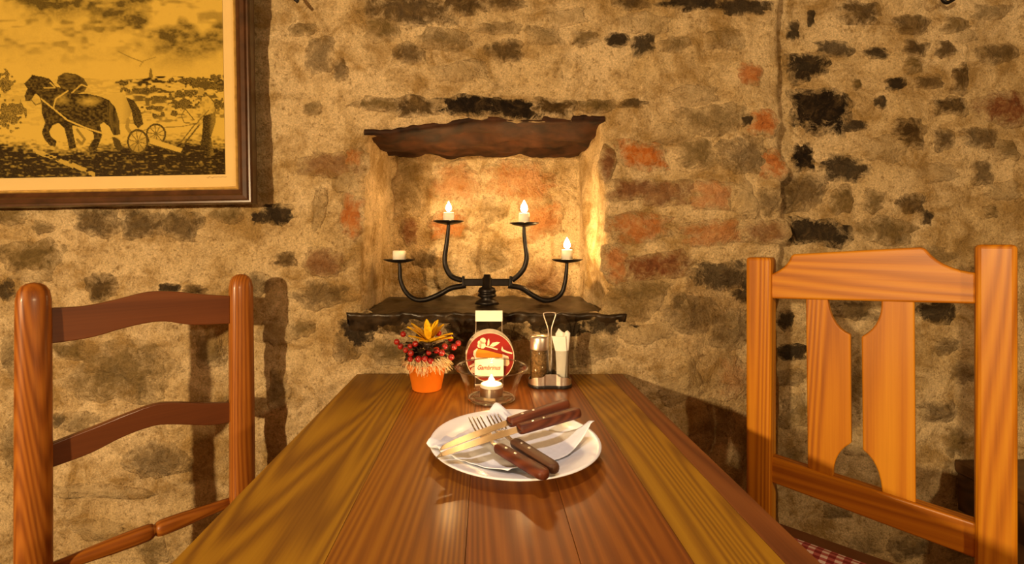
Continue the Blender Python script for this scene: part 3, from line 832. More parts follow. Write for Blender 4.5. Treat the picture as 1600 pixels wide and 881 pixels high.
# ------------------------------------------------------------------ framed picture
def build_picture():
    x1, z0 = (403 - 758) / 640.0, CAM_Z - (324 - 380) / 640.0
    fw, gw, mw = 0.034, 0.008, 0.029
    PW, PH = 500, 350                                    # print cells, 1.56 mm each
    cell = 1 / 640.0
    ow, oh = PW * cell + 2 * (fw + gw + mw), PH * cell + 2 * (fw + gw + mw)
    x0, z1 = x1 - ow, z0 + oh
    yb, yf = WALL_Y - 0.030, WALL_Y - 0.062
    pic = thing('framed_picture', (x0 + ow / 2, yb, z0), 'framed sepia print of two horses drawing a plough hung on the wall', 'picture')
    def mitred(w0, w1, prof, name, mat):
        """four rails between insets w0 (outer) and w1 (inner); prof: [(t, y)]"""
        def corner(w): return [(x0 + w, z0 + w), (x1 - w, z0 + w), (x1 - w, z1 - w), (x0 + w, z1 - w)]
        for e in range(4):
            V = []
            for (t, y) in prof:
                c = corner(w0 + (w1 - w0) * t)
                V += [(c[e][0], y, c[e][1]), (c[(e + 1) % 4][0], y, c[(e + 1) % 4][1])]
            n = len(prof)
            Fc = [(2 * i, 2 * i + 1, 2 * ((i + 1) % n) + 1, 2 * ((i + 1) % n)) for i in range(n)]
            Fc += [tuple(2 * i for i in range(n)), tuple(2 * i + 1 for i in reversed(range(n)))]
            obj(name, V, Fc, mat, pic)
    mitred(0, fw, [(0, yb), (0, yf + .010), (.08, yf + .004), (.2, yf + .004), (.3, yf), (.55, yf - .002), (.7, yf + .006), (.85, yf + .008), (1, yf + .010), (1, yb)], 'frame_rail', M['frame_dark'])
    mitred(fw, fw + gw, [(0, yb), (0, yf + .009), (.3, yf + .006), (.7, yf + .008), (1, yf + .018), (1, yb)], 'gilt_slip', M['frame_gold'])
    g0 = fw + gw
    box('backing', (x0 + .01, yb, z0 + .01), (x1 - .01, yb + .012, z1 - .01), M['frame_dark'], pic, bevel=0)
    my = yf + .024
    box('mount', (x0 + g0 - .002, my, z0 + g0 - .002), (x1 - g0 + .002, yb, z1 - g0 + .002), M['mat'], pic, bevel=0)
    # engraving drawn cell by cell: canvas pixel = photo pixel; column 0 is photo x = -155, row 0 photo y = -75
    S = 2.59
    yy, xx = np.mgrid[0:PH, 0:PW].astype(float)
    Zx, Zy = (xx - 155) * S, (yy - 75) * S             # drawing units
    rg = np.random.RandomState(3)
    def vnoise(sx, sy, seed):
        r = np.random.RandomState(seed)
        g = r.rand(int(PH / sy) + 3, int(PW / sx) + 3)
        fx, fy = xx / sx, yy / sy
        ix, iy = fx.astype(int), fy.astype(int)
        tx, ty = fx - ix, fy - iy
        tx, ty = tx * tx * (3 - 2 * tx), ty * ty * (3 - 2 * ty)
        return (g[iy, ix] * (1 - tx) + g[iy, ix + 1] * tx) * (1 - ty) + (g[iy + 1, ix] * (1 - tx) + g[iy + 1, ix + 1] * tx) * ty
    grain_ = rg.rand(PH, PW)
    ink = np.zeros((PH, PW))
    # sky
    cl = 0.5 * vnoise(70, 46, 1) + 0.3 * vnoise(26, 18, 2) + 0.2 * vnoise(9, 7, 4)
    dark1 = np.clip(1.35 - np.hypot((Zx - 740) / 300, (Zy - 40) / 210), 0, 1)
    dark2 = np.clip(1.15 - np.hypot((Zx - 190) / 230, (Zy + 30) / 110), 0, 1)
    dark3 = np.clip(1.0 - np.hypot((Zx - 400) / 500, (Zy + 120) / 110), 0, 1)
    sky = np.clip((cl - 0.36) * 3.0, 0, 1) * (0.12 + 1.1 * np.maximum(np.maximum(dark1, dark2), dark3))
    sky = sky * (0.75 + 0.5 * vnoise(3, 2, 5)) * np.clip((330 - Zy) / 120, 0, 1)
    hor = 318 + 6 * np.sin(Zx / 60)
    wisps = np.clip((vnoise(34, 12, 41) * .6 + vnoise(11, 5, 42) * .4 - .55) * 2.2, 0, .45) * np.clip((300 - Zy) / 160, 0, 1)
    ink = np.where(Zy < hor, np.clip(sky * 0.95 + wisps, 0, .85), ink)
    # fields with hedges
    fld = Zy >= hor
    ft = np.clip((Zy - 318) / 240, 0, 1)
    hedge = vnoise(16, 4, 6) * 0.6 + vnoise(5, 2.5, 7) * 0.4
    right = np.clip((Zx - 430) / 120, 0.25, 1)
    ink = np.where(fld, np.clip((hedge - 0.56 + 0.06 * (1 - ft)) * 8, 0, 1) * (1 - 0.6 * ft) * right * (Zy < 500), ink)
    ink = np.where(fld & (Zy < 480), np.maximum(ink, 0.16 * (vnoise(7, 1.6, 8) > 0.62)), ink)
    for (cx, cy, rx, ry) in [(560, 365, 70, 12), (760, 330, 90, 10), (800, 345, 60, 16), (740, 385, 60, 14), (730, 425, 60, 18), (600, 438, 46, 10), (870, 425, 26, 22), (860, 325, 30, 12), (870, 365, 26, 12), (490, 335, 26, 10), (640, 400, 60, 8), (690, 462, 14, 10), (640, 466, 12, 10), (610, 470, 10, 9)]:
        m_ = np.hypot((Zx - cx) / rx, (Zy - cy) / ry) + (vnoise(4, 3, 9) - .5) * 1.2 < 1
        ink = np.where(m_, 0.65 + 0.3 * grain_, ink)
    # ploughed foreground
    gl = 545 + 25 * np.sin(Zx / 150) + 20 * np.clip((Zx - 300) / 500, -1, 1)
    strokes = vnoise(7, 2, 10) * 0.6 + vnoise(3, 2, 11) * 0.4
    fg = np.clip((Zy - gl) / 60, 0, 1)
    ink = np.where(Zy > gl, np.maximum(ink, np.clip(fg * (0.35 + 0.75 * fg) + (strokes - 0.5) * 1.5, 0, 1)), ink)
    rut = (vnoise(5, 3, 31) > .35) & (np.abs(Zy - (630 + (Zx - 200) * 0.42)) < 4 + 10 * vnoise(6, 6, 12))
    ink = np.where(rut & (Zx > 120) & (Zx < 370), ink * 0.25, ink)
    def inside(poly):
        r = np.zeros((PH, PW), bool)
        n = len(poly)
        for i in range(n):
            (ax, ay), (bx, by) = poly[i], poly[(i + 1) % n]
            if ay == by: continue
            c = ((ay > Zy) != (by > Zy)) & (Zx < (bx - ax) * (Zy - ay) / (by - ay) + ax)
            r ^= c
        return r
    def line(pts, w, val):
        nonlocal ink
        for (ax, ay), (bx, by) in zip(pts, pts[1:]):
            dx, dy = bx - ax, by - ay
            t = np.clip(((Zx - ax) * dx + (Zy - ay) * dy) / (dx * dx + dy * dy), 0, 1)
            d = np.hypot(Zx - ax - t * dx, Zy - ay - t * dy)
            ink = np.where(d < w, val, ink)
    # bushes at the left
    for (cx, cy, rx, ry) in [(10, 330, 34, 40), (25, 455, 45, 50), (70, 440, 26, 30), (-120, 400, 70, 60), (-250, 380, 60, 80)]:
        m_ = np.hypot((Zx - cx) / rx, (Zy - cy) / ry) + (vnoise(4, 4, 13) - .5) * 1.3 < 1
        ink = np.where(m_, 0.45 + 0.5 * grain_, ink)
    # far horse
    p = inside([(228, 305), (255, 290), (300, 298), (330, 315), (347, 345), (332, 368), (300, 378), (268, 378), (240, 352), (222, 332)])
    ink = np.where(p, 0.70 + 0.3 * vnoise(4, 2, 14), ink)
    p = inside([(395, 392), (440, 376), (482, 380), (512, 408), (522, 450), (505, 482), (482, 500), (462, 490), (448, 440)])
    ink = np.where(p, 0.10 + 0.5 * np.clip((Zx - 480) / 60, 0, 1), ink)
    p = inside([(498, 393), (530, 408), (556, 450), (566, 502), (545, 520), (528, 500), (520, 450)])
    ink = np.where(p, 0.82 + 0.18 * grain_, ink)
    line([(505, 485), (500, 515), (520, 545)], 7, 0.5)
    # near horse
    horse = [(90, 332), (112, 312), (124, 297), (140, 302), (165, 306), (192, 314), (206, 330), (216, 346), (240, 352), (290, 376), (340, 377), (392, 388), (430, 404), (456, 440), (470, 490), (472, 540), (446, 548), (430, 512), (408, 492), (392, 502), (400, 545), (378, 600), (350, 612), (344, 592), (368, 556), (364, 532), (330, 516), (280, 502), (286, 545), (296, 592), (268, 600), (260, 560), (248, 512), (225, 492), (202, 502), (188, 526), (194, 546), (217, 565), (212, 587), (190, 583), (168, 556), (158, 530), (172, 490), (160, 452), (158, 412), (152, 386), (136, 372), (116, 402), (96, 404), (92, 380), (104, 352)]
    p = inside(horse)
    shine = np.clip(1 - np.hypot((Zx - 350) / 60, (Zy - 408) / 26), 0, 1) + 0.7 * np.clip(1 - np.hypot((Zx - 240) / 40, (Zy - 400) / 30), 0, 1)
    ink = np.where(p, np.clip(0.93 - 0.75 * shine + (vnoise(3, 2, 15) - .5) * 0.3, 0, 1), ink)
    p = inside([(425, 405), (452, 430), (470, 490), (472, 542), (446, 548), (432, 500), (420, 450)])
    ink = np.where(p, 0.75 + 0.25 * vnoise(2, 9, 16), ink)
    p = inside([(438, 545), (470, 566), (484, 602), (462, 610), (448, 588)])
    ink = np.where(p, 0.9, ink)
    line([(300, 520), (330, 560), (318, 578), (300, 560)], 5, 0.6)
    # harness
    line([(160, 396), (208, 436), (262, 482), (340, 516), (440, 549), (520, 545)], 3.2, 0.06)
    line([(206, 434), (216, 396), (266, 364)], 3.0, 0.06)
    line([(196, 330), (215, 350), (170, 350)], 2.4, 0.15)
    line([(282, 372), (320, 340), (345, 350)], 2.6, 0.1)
    line([(118, 398), (135, 418), (160, 410)], 2.4, 0.7)
    line([(520, 545), (590, 520), (720, 515), (790, 502)], 2.0, 0.6)
    # wheels, plough
    for (cx, cy, rx, ry) in [(542, 573, 42, 50), (616, 544, 40, 42)]:
        d = np.hypot((Zx - cx) / rx, (Zy - cy) / ry)
        ink = np.where(d < 1, ink * 0.45, ink)
        ink = np.where(abs(d - 0.93) < 0.09, 0.9, ink)
        for k in range(5):
            a_ = k * math.pi / 5 + 0.2
            line([(cx - rx * .9 * math.cos(a_), cy - ry * .9 * math.sin(a_)), (cx + rx * .9 * math.cos(a_), cy + ry * .9 * math.sin(a_))], 1.7, 0.75)
    p = inside([(590, 556), (722, 604), (712, 620), (588, 582)]); ink = np.where(p, 0.08, ink)
    line([(590, 584), (712, 622)], 2.4, 0.9); line([(716, 600), (792, 508)], 3.0, 0.85); line([(712, 582), (772, 508)], 2.4, 0.8)
    line([(720, 470), (735, 445), (770, 490)], 2, 0.75); line([(720, 475), (730, 500), (790, 505)], 2, 0.7)
    # ploughman
    p = inside([(800, 398), (826, 392), (852, 420), (856, 455), (838, 470), (815, 478), (798, 508), (776, 508), (792, 482), (806, 455), (797, 425)])
    ink = np.where(p, 0.10 + 0.25 * (vnoise(3, 3, 17) > .6), ink)
    p = inside([(806, 474), (856, 462), (856, 500), (836, 560), (848, 632), (820, 642), (806, 602), (792, 604), (802, 540)])
    ink = np.where(p, 0.85 - 0.3 * np.clip((Zx - 825) / 20, 0, 1) + 0.2 * grain_, ink)
    p = np.hypot((Zx - 800) / 13, (Zy - 375) / 16) < 1; ink = np.where(p, 0.35, ink)
    p = np.hypot((Zx - 812) / 26, (Zy - 350) / 13) < 1; ink = np.where(p, 0.85, ink)
    line([(797, 425), (800, 398), (826, 392), (852, 420), (856, 455)], 2.0, 0.8)
    line([(830, 452), (800, 480), (776, 508)], 1.8, 0.8)
    # steeple
    p = inside([(590, 318), (594, 290), (599, 276), (605, 290), (607, 318)]); ink = np.where(p, 0.7, ink)
    line([(470, 210), (520, 235), (570, 255)], 2.2, 0.5); line([(620, 235), (570, 250), (556, 270)], 2.2, 0.45)
    ink = np.clip(ink + (grain_ - .5) * 0.10, 0, 1)
    paper = np.array([0.57, 0.385, 0.070]); black = np.array([0.022, 0.012, 0.003])
    col = paper[None, None] * (1 - ink[..., None]) + black[None, None] * ink[..., None]
    px0, pz1 = x1 - g0 - mw - PW * cell, z0 + g0 + mw + PH * cell
    V = np.zeros((PH, PW, 3)); V[..., 0] = px0 + xx * cell; V[..., 1] = my - .0008; V[..., 2] = pz1 - yy * cell
    ii = np.arange(PH * PW).reshape(PH, PW)
    Fq = np.stack([ii[:-1, :-1], ii[1:, :-1], ii[1:, 1:], ii[:-1, 1:]], -1).reshape(-1, 4)
    rgba = np.concatenate([col, np.ones((PH, PW, 1))], -1).reshape(-1, 4)
    o = obj('print', V.reshape(-1, 3), Fq.tolist(), M['print'], pic, attrs={'ink': rgba})
    o['label'] = 'engraving of plough horses and a ploughman under clouds'
    # signature pencilled below the print
    sg = [Vector((px0 + (PW - 30 + k * 2.2) * cell, my - .0006, pz1 - (PH + 3 + 2.0 * math.sin(k * 2.1) * (1 if k < 5 else .4)) * cell)) for k in range(15)]
    v, f = tube_vf(sg, 0.0004, 4)
    obj('signature', v, f, M['signature'], pic)
    box('glass_pane', (x0 + g0 - .002, yf + .0165, z0 + g0 - .002), (x1 - g0 + .002, yf + .0185, z1 - g0 + .002), M['pane'], pic, bevel=0)
    pic.rotation_euler = (0, math.radians(-1.0), 0)
build_picture()

# ------------------------------------------------------------------ iron hooks on the wall
def hook(px, py, y, pts, label):
    c = at(px, py, y)
    path = catmull([c + Vector(p) for p in pts], 6)
    v, f = tube_vf(path, 0.0045, 10)
    t = thing('wall_hook', c, label, 'hook')
    obj('hook_bar', v, f, M['iron'], t, smooth=True)
    v, f = lathe_vf([(.0001, .006), (.014, .004), (.016, 0), (.016, -.03)], path[0], 20, Matrix.Rotation(math.pi / 2, 3, 'X'))
    obj('mounting_plate', v, f, M['iron'], t, smooth=True)
hook(466, 3, 1.165, [(-.050, .020, .050), (-.045, -.005, .045), (-.030, -.010, .028), (-.012, -.005, .010), (0, 0, 0)], 'straight black iron hook on the wall beside the framed picture')
hook(1470, 3, 1.235, [(0, .025, .05), (-.004, -.01, .045), (-.008, -.012, .02), (-.006, -.012, .0), (.004, -.012, -.008), (.018, -.012, -.002), (.025, -.012, .004)], 'curled black iron hook high on the wall of small dark stones')

# ------------------------------------------------------------------ candelabrum in the niche
CY = 1.335
def cpt(px, py, dy=0): p = at(px, py, CY); return p + Vector((0, dy, 0))
SILL_TOP = OPEN_Z0 + 0.019
hub = cpt(761, 441)
cd = thing('candelabrum', (hub.x, CY, SILL_TOP), 'black wrought-iron candelabrum with four curved arms in the wall niche', 'candelabrum')
v, f = lathe_vf([(.0001, hub.z + .022 - SILL_TOP), (.009, hub.z + .022 - SILL_TOP), (.011, hub.z + .014 - SILL_TOP), (.014, hub.z + .012 - SILL_TOP), (.014, hub.z - .012 - SILL_TOP), (.022, hub.z - .016 - SILL_TOP), (.026, hub.z - .026 - SILL_TOP), (.015, hub.z - .034 - SILL_TOP),
                 (.024, .030), (.027, .022), (.016, .016), (.030, .008), (.034, 0), (.0001, 0)], (hub.x, CY, SILL_TOP), 28)
obj('base', v, f, M['iron'], cd, smooth=True)
v, f = box_vf(cpt(761, 441), (.070, .007, .010)); obj('crossbar', v, f, M['iron'], cd, bevel=.003)
arms = [
 ('l_in', [(722, 438), (706, 432), (697, 418), (695, 402), (698, 380), (700, 362), (701, 350)]),
 ('r_in', [(800, 438), (810, 430), (819, 418), (823, 402), (821, 384), (819, 366), (819, 353)]),
 ('l_out', [(728, 446), (705, 450), (686, 460), (665, 468), (648, 467), (634, 456), (626, 438), (625, 422), (624, 410)]),
 ('r_out', [(794, 446), (815, 450), (832, 461), (850, 469), (866, 467), (878, 457), (883, 440), (885, 424), (886, 410)]),
]
for nm, pts in arms:
    path = catmull([cpt(*q) for q in pts], 6)
    n = len(path)
    v, f = tube_vf(path, [0.0078 - 0.0035 * (i / n) ** 2 for i in range(n)], 10)
    obj('arm', v, f, M['iron'], cd, smooth=True)
cups = [(624, 407, 0.0445), (701, 347, 0.0435), (819, 350, 0.0415), (886, 407, 0.0435)]
for (px, py, r) in cups:
    c = cpt(px, py)
    v, f = lathe_vf([(.004, -.008), (.012, -.0065), (r * .7, -.003), (r, .0025), (r - .001, .004), (r * .7, -.0005), (.012, -.003), (.0001, -.003)], c, 30)
    obj('drip_pan', v, f, M['iron'], cd, smooth=True)
for (px, y0, y1) in ((724, 429, 450), (798, 429, 450)):
    v, f = box_vf((cpt(px, 439)), (.004, .009, .014)); obj('collar', v, f, M['iron'], cd, bevel=.002)

def candle(c, r, h, burning, label, group=None, cup=True, power=0.0, flame_h=0.018):
    t = thing('tealight_candle', c, label, 'candle', group)
    if cup:
        v, f = lathe_vf([(.0001, .0004), (r, .0004), (r, h * .75), (r - .0008, h * .75), (r - .0008, .001), (.0001, .001)], c, 30)
        obj('cup', v, f, M['tin'], t, smooth=False)
    v, f = lathe_vf([(.0001, .0012), (r - .0010, .0012), (r - .0010, h * .93), (r - .003, h), (r * .5, h * .95), (.0001, h * .94)], c, 28)
    obj('wax', v, f, M['wax'], t, smooth=True)
    top = c + Vector((0, 0, h * .94))
    v, f = tube_vf([top, top + Vector((0.0003, 0, .005)), top + Vector((.0012, 0, .008))], .0006, 6)
    obj('wick', v, f, M['black_plastic'], t)
    if burning:
        fh = flame_h
        v, f = lathe_vf([(.0001, 0), (.22 * fh, .10 * fh), (.30 * fh, .28 * fh), (.24 * fh, .55 * fh), (.10 * fh, .82 * fh), (.0001, fh)], top + Vector((0, 0, .004)), 16)
        obj('flame', v, f, M['flame'], t, smooth=True)
        if power:
            o = lamp('flame_light', (0, 0, 0), power, 0.008, (1.0, 0.56, 0.20))
            o.parent = t; o.location = (0, 0, h * .94 + .004 + fh * 0.6)
    return t
cl_labels = ['short white candle with a barely lit wick on the outer left-hand low pan beside the niche wall',
             'burning white candle on the tall candelabrum arm above the red brick',
             'burning white candle on the tall candelabrum arm with the largest flame',
             'burning white candle on the low candelabrum pan beside the glowing niche wall']
cl_labels[0] = 'short white candle showing no tall flame on a low candelabrum pan'
for k, (px, py, r) in enumerate(cups):
    c = cpt(px, py) + Vector((0, 0, -.0025))
    candle(c, .019 if k == 0 else .0165, .030 if k in (0, 1) else .033, k > 0, cl_labels[k], 'candles on the candelabrum', cup=False,
           power=(0, 4.5, 6.5, 6.5)[k], flame_h=(0, .028, .034, .032)[k])

# ------------------------------------------------------------------ flower pot
pc = Vector((-0.128, 1.055, TABLE_Z))
pot = thing('flower_pot_arrangement', pc, 'orange flower pot with a yellow sunflower and red berries', 'flower pot')
v, f = lathe_vf([(.0001, .0005), (.0305, .0005), (.032, .002), (.0405, .046), (.0435, .047), (.0455, .060), (.0435, .0605), (.040, .050), (.030, .010), (.0001, .008)], pc, 40)
obj('pot', v, f, M['terracotta'], pot, smooth=True, bevel=0.0)
v, f = lathe_vf([(.0001, .052), (.040, .052), (.040, .058), (.0001, .066)], pc, 24)
obj('moss_filling', v, f, M['leaf'], pot, smooth=True)
V, Fc = [], []
rr = random.Random(3)
for k in range(900):
    a = rr.uniform(0, 2 * math.pi); r0 = rr.uniform(.034, .046); z0 = rr.uniform(.060, .076)
    d = Vector((math.cos(a), math.sin(a), 0)); tg = Vector((-d.y, d.x, 0))
    p0 = pc + d * r0 + Vector((0, 0, z0))
    p1 = p0 + d * rr.uniform(.004, .016) + tg * rr.uniform(-.013, .013) + Vector((0, 0, rr.uniform(-.022, .002)))
    s = tg * .0007 + Vector((0, 0, .0006)); q = d * .0006
    b0 = len(V); V += [p0 - s, p0 + s, p0 + q, p1 - s * .5, p1 + s * .5, p1 + q * .5]
    Fc += [(b0, b0 + 1, b0 + 4, b0 + 3), (b0 + 1, b0 + 2, b0 + 5, b0 + 4), (b0 + 2, b0, b0 + 3, b0 + 5)]
o = obj('raffia_collar', V, Fc, M['raffia'], pot); o['kind'] = 'stuff'; o['label'] = 'pale raffia fringe around the pot rim'
flower = pc + Vector((.004, -.006, .102))
v, f = tube_vf([pc + Vector((0, 0, .06)), flower + Vector((0, 0, -.01)), flower], .0025, 8)
obj('stem', v, f, M['leaf'], pot, smooth=True)
v, f = lathe_vf([(.0001, .004), (.008, .003), (.012, 0), (.009, -.006), (.0001, -.008)], flower, 18)
obj('flower_centre', v, f, M['leaf'], pot, smooth=True)
def petal_vf(c, d, up, ln, w):
    d = d.normalized(); sd = d.cross(up).normalized(); nn = sd.cross(d)
    V, Fc = [], []
    rows = [(0, .25, 0), (.2, .7, .02), (.45, 1, .03), (.7, .85, .02), (.88, .45, .0), (1, .04, -.03)]
    for side in (0, -1):
        for (t, ww, hh) in rows:
            for s in (-1, 0, 1):
                V.append(c + d * (ln * t) + sd * (w * ww * s * .5) + nn * (ln * hh + (w * .14 if s else 0) + side * .0007))
    for i in range(len(rows) - 1):
        for s in range(2):
            q = (i * 3 + s, i * 3 + s + 1, i * 3 + s + 4, i * 3 + s + 3)
            Fc.append(q); Fc.append(tuple(x + 18 for x in reversed(q)))
    return V, Fc
for k in range(17):
    a = 2 * math.pi * k / 17 + rr.uniform(-.1, .1)
    el = rr.uniform(.25, .55) if math.sin(a) < 0 else rr.uniform(.55, .9)
    if k % 4 == 1: el += .35
    d = Vector((math.cos(a) * math.cos(el), math.sin(a) * math.cos(el), math.sin(el)))
    v, f = petal_vf(flower + d * .006, d, Vector((0, 0, 1)), rr.uniform(.044, .054), rr.uniform(.015, .019))
    obj('petal', v, f, M['petal'], pot, smooth=True)
for k in range(22):
    a = 2 * math.pi * k / 22 * 2 + rr.uniform(-.2, .2); el = rr.uniform(-.15, .45)
    d = Vector((math.cos(a) * math.cos(el), math.sin(a) * math.cos(el), math.sin(el)))
    v, f = petal_vf(pc + Vector((0, 0, rr.uniform(.074, .092))) + d * .012, d, Vector((0, 0, 1)), rr.uniform(.034, .048), rr.uniform(.018, .026))
    obj('leaf', v, f, M['leaf'], pot, smooth=True)
# berries, each on its stalk
BER = [(620, 534, .0), (626, 541, .01), (641, 541, -.02), (642, 552, -.035), (641, 561, -.038), (654, 561, -.042), (664, 561, -.042), (673, 564, -.042), (682, 547, -.03), (690, 551, -.03),
       (709, 542, .0), (716, 536, .004), (705, 558, -.022), (630, 522, .02), (704, 529, .015), (649, 537, -.026), (634, 547, -.03), (695, 541, -.02), (670, 551, -.034), (685, 520, .02)]
for (px, py, dy) in BER:
    c = at(px, py, pc.y + dy)
    r = rr.uniform(.0060, .0076)
    v, f = lathe_vf([(.0001, -r)] + [(r * math.cos(t), r * math.sin(t)) for t in (-1.2, -.8, -.4, 0, .4, .8, 1.2)] + [(.0001, r)], c, 14)
    be = obj('berry', v, f, M['berry'], pot, smooth=True)
    root = pc + Vector((0, 0, .072)) + (c - pc - Vector((0, 0, .072))) * .25
    v, f = tube_vf([root, (root + c) / 2 + Vector((0, 0, .006)), c], .0007, 5)
    obj('stalk', v, f, M['leaf'], be)

# ------------------------------------------------------------------ coaster holder and coasters
HY = 1.115
hold = thing('coaster_holder', (.009, HY, TABLE_Z), 'steel wire coaster holder with small white cards on the table by the wall', 'holder')
hx0, hx1 = -.023, .041
box('base', (hx0, HY - .046, TABLE_Z + .0005), (hx1, HY + .024, TABLE_Z + .006), M['steel'], hold, bevel=.001)
for x in (hx0 + .001, hx1 - .001):
    v, f = tube_vf([Vector((x, HY + .022, TABLE_Z + .004)), Vector((x, HY + .022, CAM_Z - (487 - 380) / 750 * (HY + .022)))], .0014, 8)
    obj('upright', v, f, M['steel'], hold, smooth=True)
    v, f = tube_vf([Vector((x, HY - .044, TABLE_Z + .004)), Vector((x, HY - .044, .815))], .0014, 8)
    obj('upright', v, f, M['steel'], hold, smooth=True)
zt, zb = CAM_Z - (485 - 380) / 750 * (HY + .02), CAM_Z - (502 - 380) / 750 * (HY + .02)
box('back_card', (hx0, HY + .0185, zb), (hx1, HY + .0205, zt), M['paper'], hold, bevel=.0004)['label'] = 'blank white card'
fc = box('front_card', (hx0, HY - .0475, .772), (hx1, HY - .0455, .815), M['paper'], hold, bevel=.0004)
fc['label'] = 'white card with red script lettering'
cu = bpy.data.curves.new('lettering', 'FONT')
cu.body = 'Gambrinus'; cu.size = .0125; cu.shear = 0.45; cu.align_x = 'CENTER'; cu.extrude = .0002; cu.offset = .00022
tmp = bpy.data.objects.new('lettering_tmp', cu); C.objects.link(tmp)
bpy.context.view_layer.update()
tm = bpy.data.meshes.new_from_object(tmp.evaluated_get(bpy.context.evaluated_depsgraph_get()))
bpy.data.objects.remove(tmp)
xs_ = [p.co.x for p in tm.vertices]; sc_ = .052 / (max(xs_) - min(xs_)); xm = (max(xs_) + min(xs_)) / 2
v = [Vector(((p.co.x - xm) * sc_ + (hx0 + hx1) / 2, HY - .0478 - p.co.z, .789 + p.co.y * sc_ * 1.25)) for p in tm.vertices]
obj('lettering', v, [tuple(p.vertices) for p in tm.polygons], M['ink_red'], hold)

tilt = Matrix.Rotation(math.radians(-14), 3, 'X')
def disc_vf(c, r, t, R, seg=48):
    return lathe_vf([(.0001, -t / 2), (r, -t / 2), (r, t / 2), (.0001, t / 2)], c, seg, R)
R0 = tilt @ Matrix.Rotation(math.radians(90), 3, 'X')          # disc axis along y, leaning back
ccen = Vector((.0105, HY - .022, TABLE_Z + .006 + .0555 * math.cos(math.radians(14)) + .001))
CR = .0550
names = ['red round coaster with a beer glass and leaves printed, foremost in the holder', 'pale card coaster directly behind the red printed coaster', 'pale card coaster second behind the red printed coaster', 'pale card coaster at the back of the holder']
back_dir = tilt @ Vector((0, 1, 0))
for k in range(4):
    c = ccen + back_dir * (.0042 * k) + Vector((.0008 * (-1) ** k, 0, 0)) + Vector((0, 0, .0032 * k))
    if k == 0:
        t = thing('coaster', c - Vector((0, 0, CR)), names[0], 'coaster', 'coasters in the holder')
        v, f = disc_vf(c, CR, .0016, R0); obj('board', v, f, M['card_edge'], t)
        def dec(name, pts, mat, lift):
            P = [c - back_dir * (.0009 + lift) + tilt @ Vector((x * CR, 0, z * CR)) for (x, z) in pts]
            v, f = prism_vf(P, back_dir * .0002); return obj(name, v, f, mat, t)
        circ = lambda x, z, r, n=14, sy=1.0: [(x + r * math.cos(2 * math.pi * i / n), z + r * sy * math.sin(2 * math.pi * i / n)) for i in range(n)]
        dec('printed_face', circ(0, 0, .97, 48), M['card_red'], .0000)
        dec('printed_glass', [(-.62, .26), (-.55, .34), (-.1, .26), (.52, .10), (.50, -.30), (.1, -.26), (-.4, -.12), (-.58, -.02), (-.64, .12)], M['orange'], .0003)
        dec('printed_foam', [(.52, .12), (.76, .02), (.80, -.26), (.72, -.36), (.48, -.33)], M['cream'], .0003)
        dec('printed_rim', [(-.68, .25), (-.55, .36), (-.50, .33), (-.58, .22), (-.60, .06), (-.55, -.06), (-.62, -.05), (-.70, .10)], M['cream'], .0005)
        for hx, hz, hr in ((-.30, .66, .13), (-.42, .58, .10), (-.32, .48, .14), (-.44, .46, .09)):
            dec('printed_hop', circ(hx, hz, hr, 10), M['cream'], .0003)
        dec('printed_leaf', [(-.12, .46), (-.10, .66), (-.05, .76), (-.02, .62), (-.04, .48)], M['cream'], .0003)
        dec('printed_leaf', [(-.02, .44), (.10, .58), (.28, .62), (.42, .60), (.30, .50), (.14, .42)], M['cream'], .0003)
        dec('printed_stem', [(-.20, .42), (.05, .36), (.30, .28), (.32, .33), (.06, .41), (-.18, .46)], M['cream'], .0004)
        dec('printed_ear', [(.46, .30), (.50, .44), (.55, .32), (.70, .24), (.93, .17), (.90, .12), (.66, .18), (.50, .24)], M['cream'], .0003)
        dec('printed_ribbon', [(-.86, -.36), (-.60, -.20), (-.12, -.18), (-.12, -.28), (-.50, -.30), (-.84, -.42)], M['cream'], .0003)
        dec('printed_hop', circ(-.72, -.06, .07, 10), M['cream'], .0003)
        dec('printed_hop', circ(-.66, -.52, .13, 10), M['cream'], .0003)
    else:
        v, f = disc_vf(c, CR, .0018, R0)
        tagged(obj('coaster', v, f, M['card_edge']), names[k], 'coaster', 'coasters in the holder')

# ------------------------------------------------------------------ glass bowl with tealight
gc = Vector((.013, .985, TABLE_Z + .0003))
v, f = lathe_vf([(.0001, 0), (.044, 0), (.0475, .003), (.050, .012), (.056, .034), (.066, .056), (.0735, .0635), (.0748, .0655), (.0740, .0676), (.0722, .0672), (.0630, .0575), (.0520, .034), (.0462, .013), (.043, .0085), (.0001, .0080)], gc, 48)
gb = thing('glass_bowl', gc, 'clear flared glass bowl holding a burning tealight on the table', 'bowl')
obj('bowl_wall', v, f, M['bowl_glass'], gb, smooth=True)
for nm, rr_, zz_, tr in (('rim', .0737, .0660, .0015), ('foot_ring', .0462, .0030, .0024)):
    v, f = lathe_vf([(rr_ + tr * math.cos(t * math.pi / 5), zz_ + tr * math.sin(t * math.pi / 5)) for t in range(11)], gc, 64)
    f = [q for q in f if len(q) == 4]
    obj(nm, v, f, M['glass_rim'], gb, smooth=True)
candle(gc + Vector((0, 0, .0082)), .0235, .024, True, 'burning tealight in a metal cup inside the glass bowl', power=1.0, flame_h=.016)

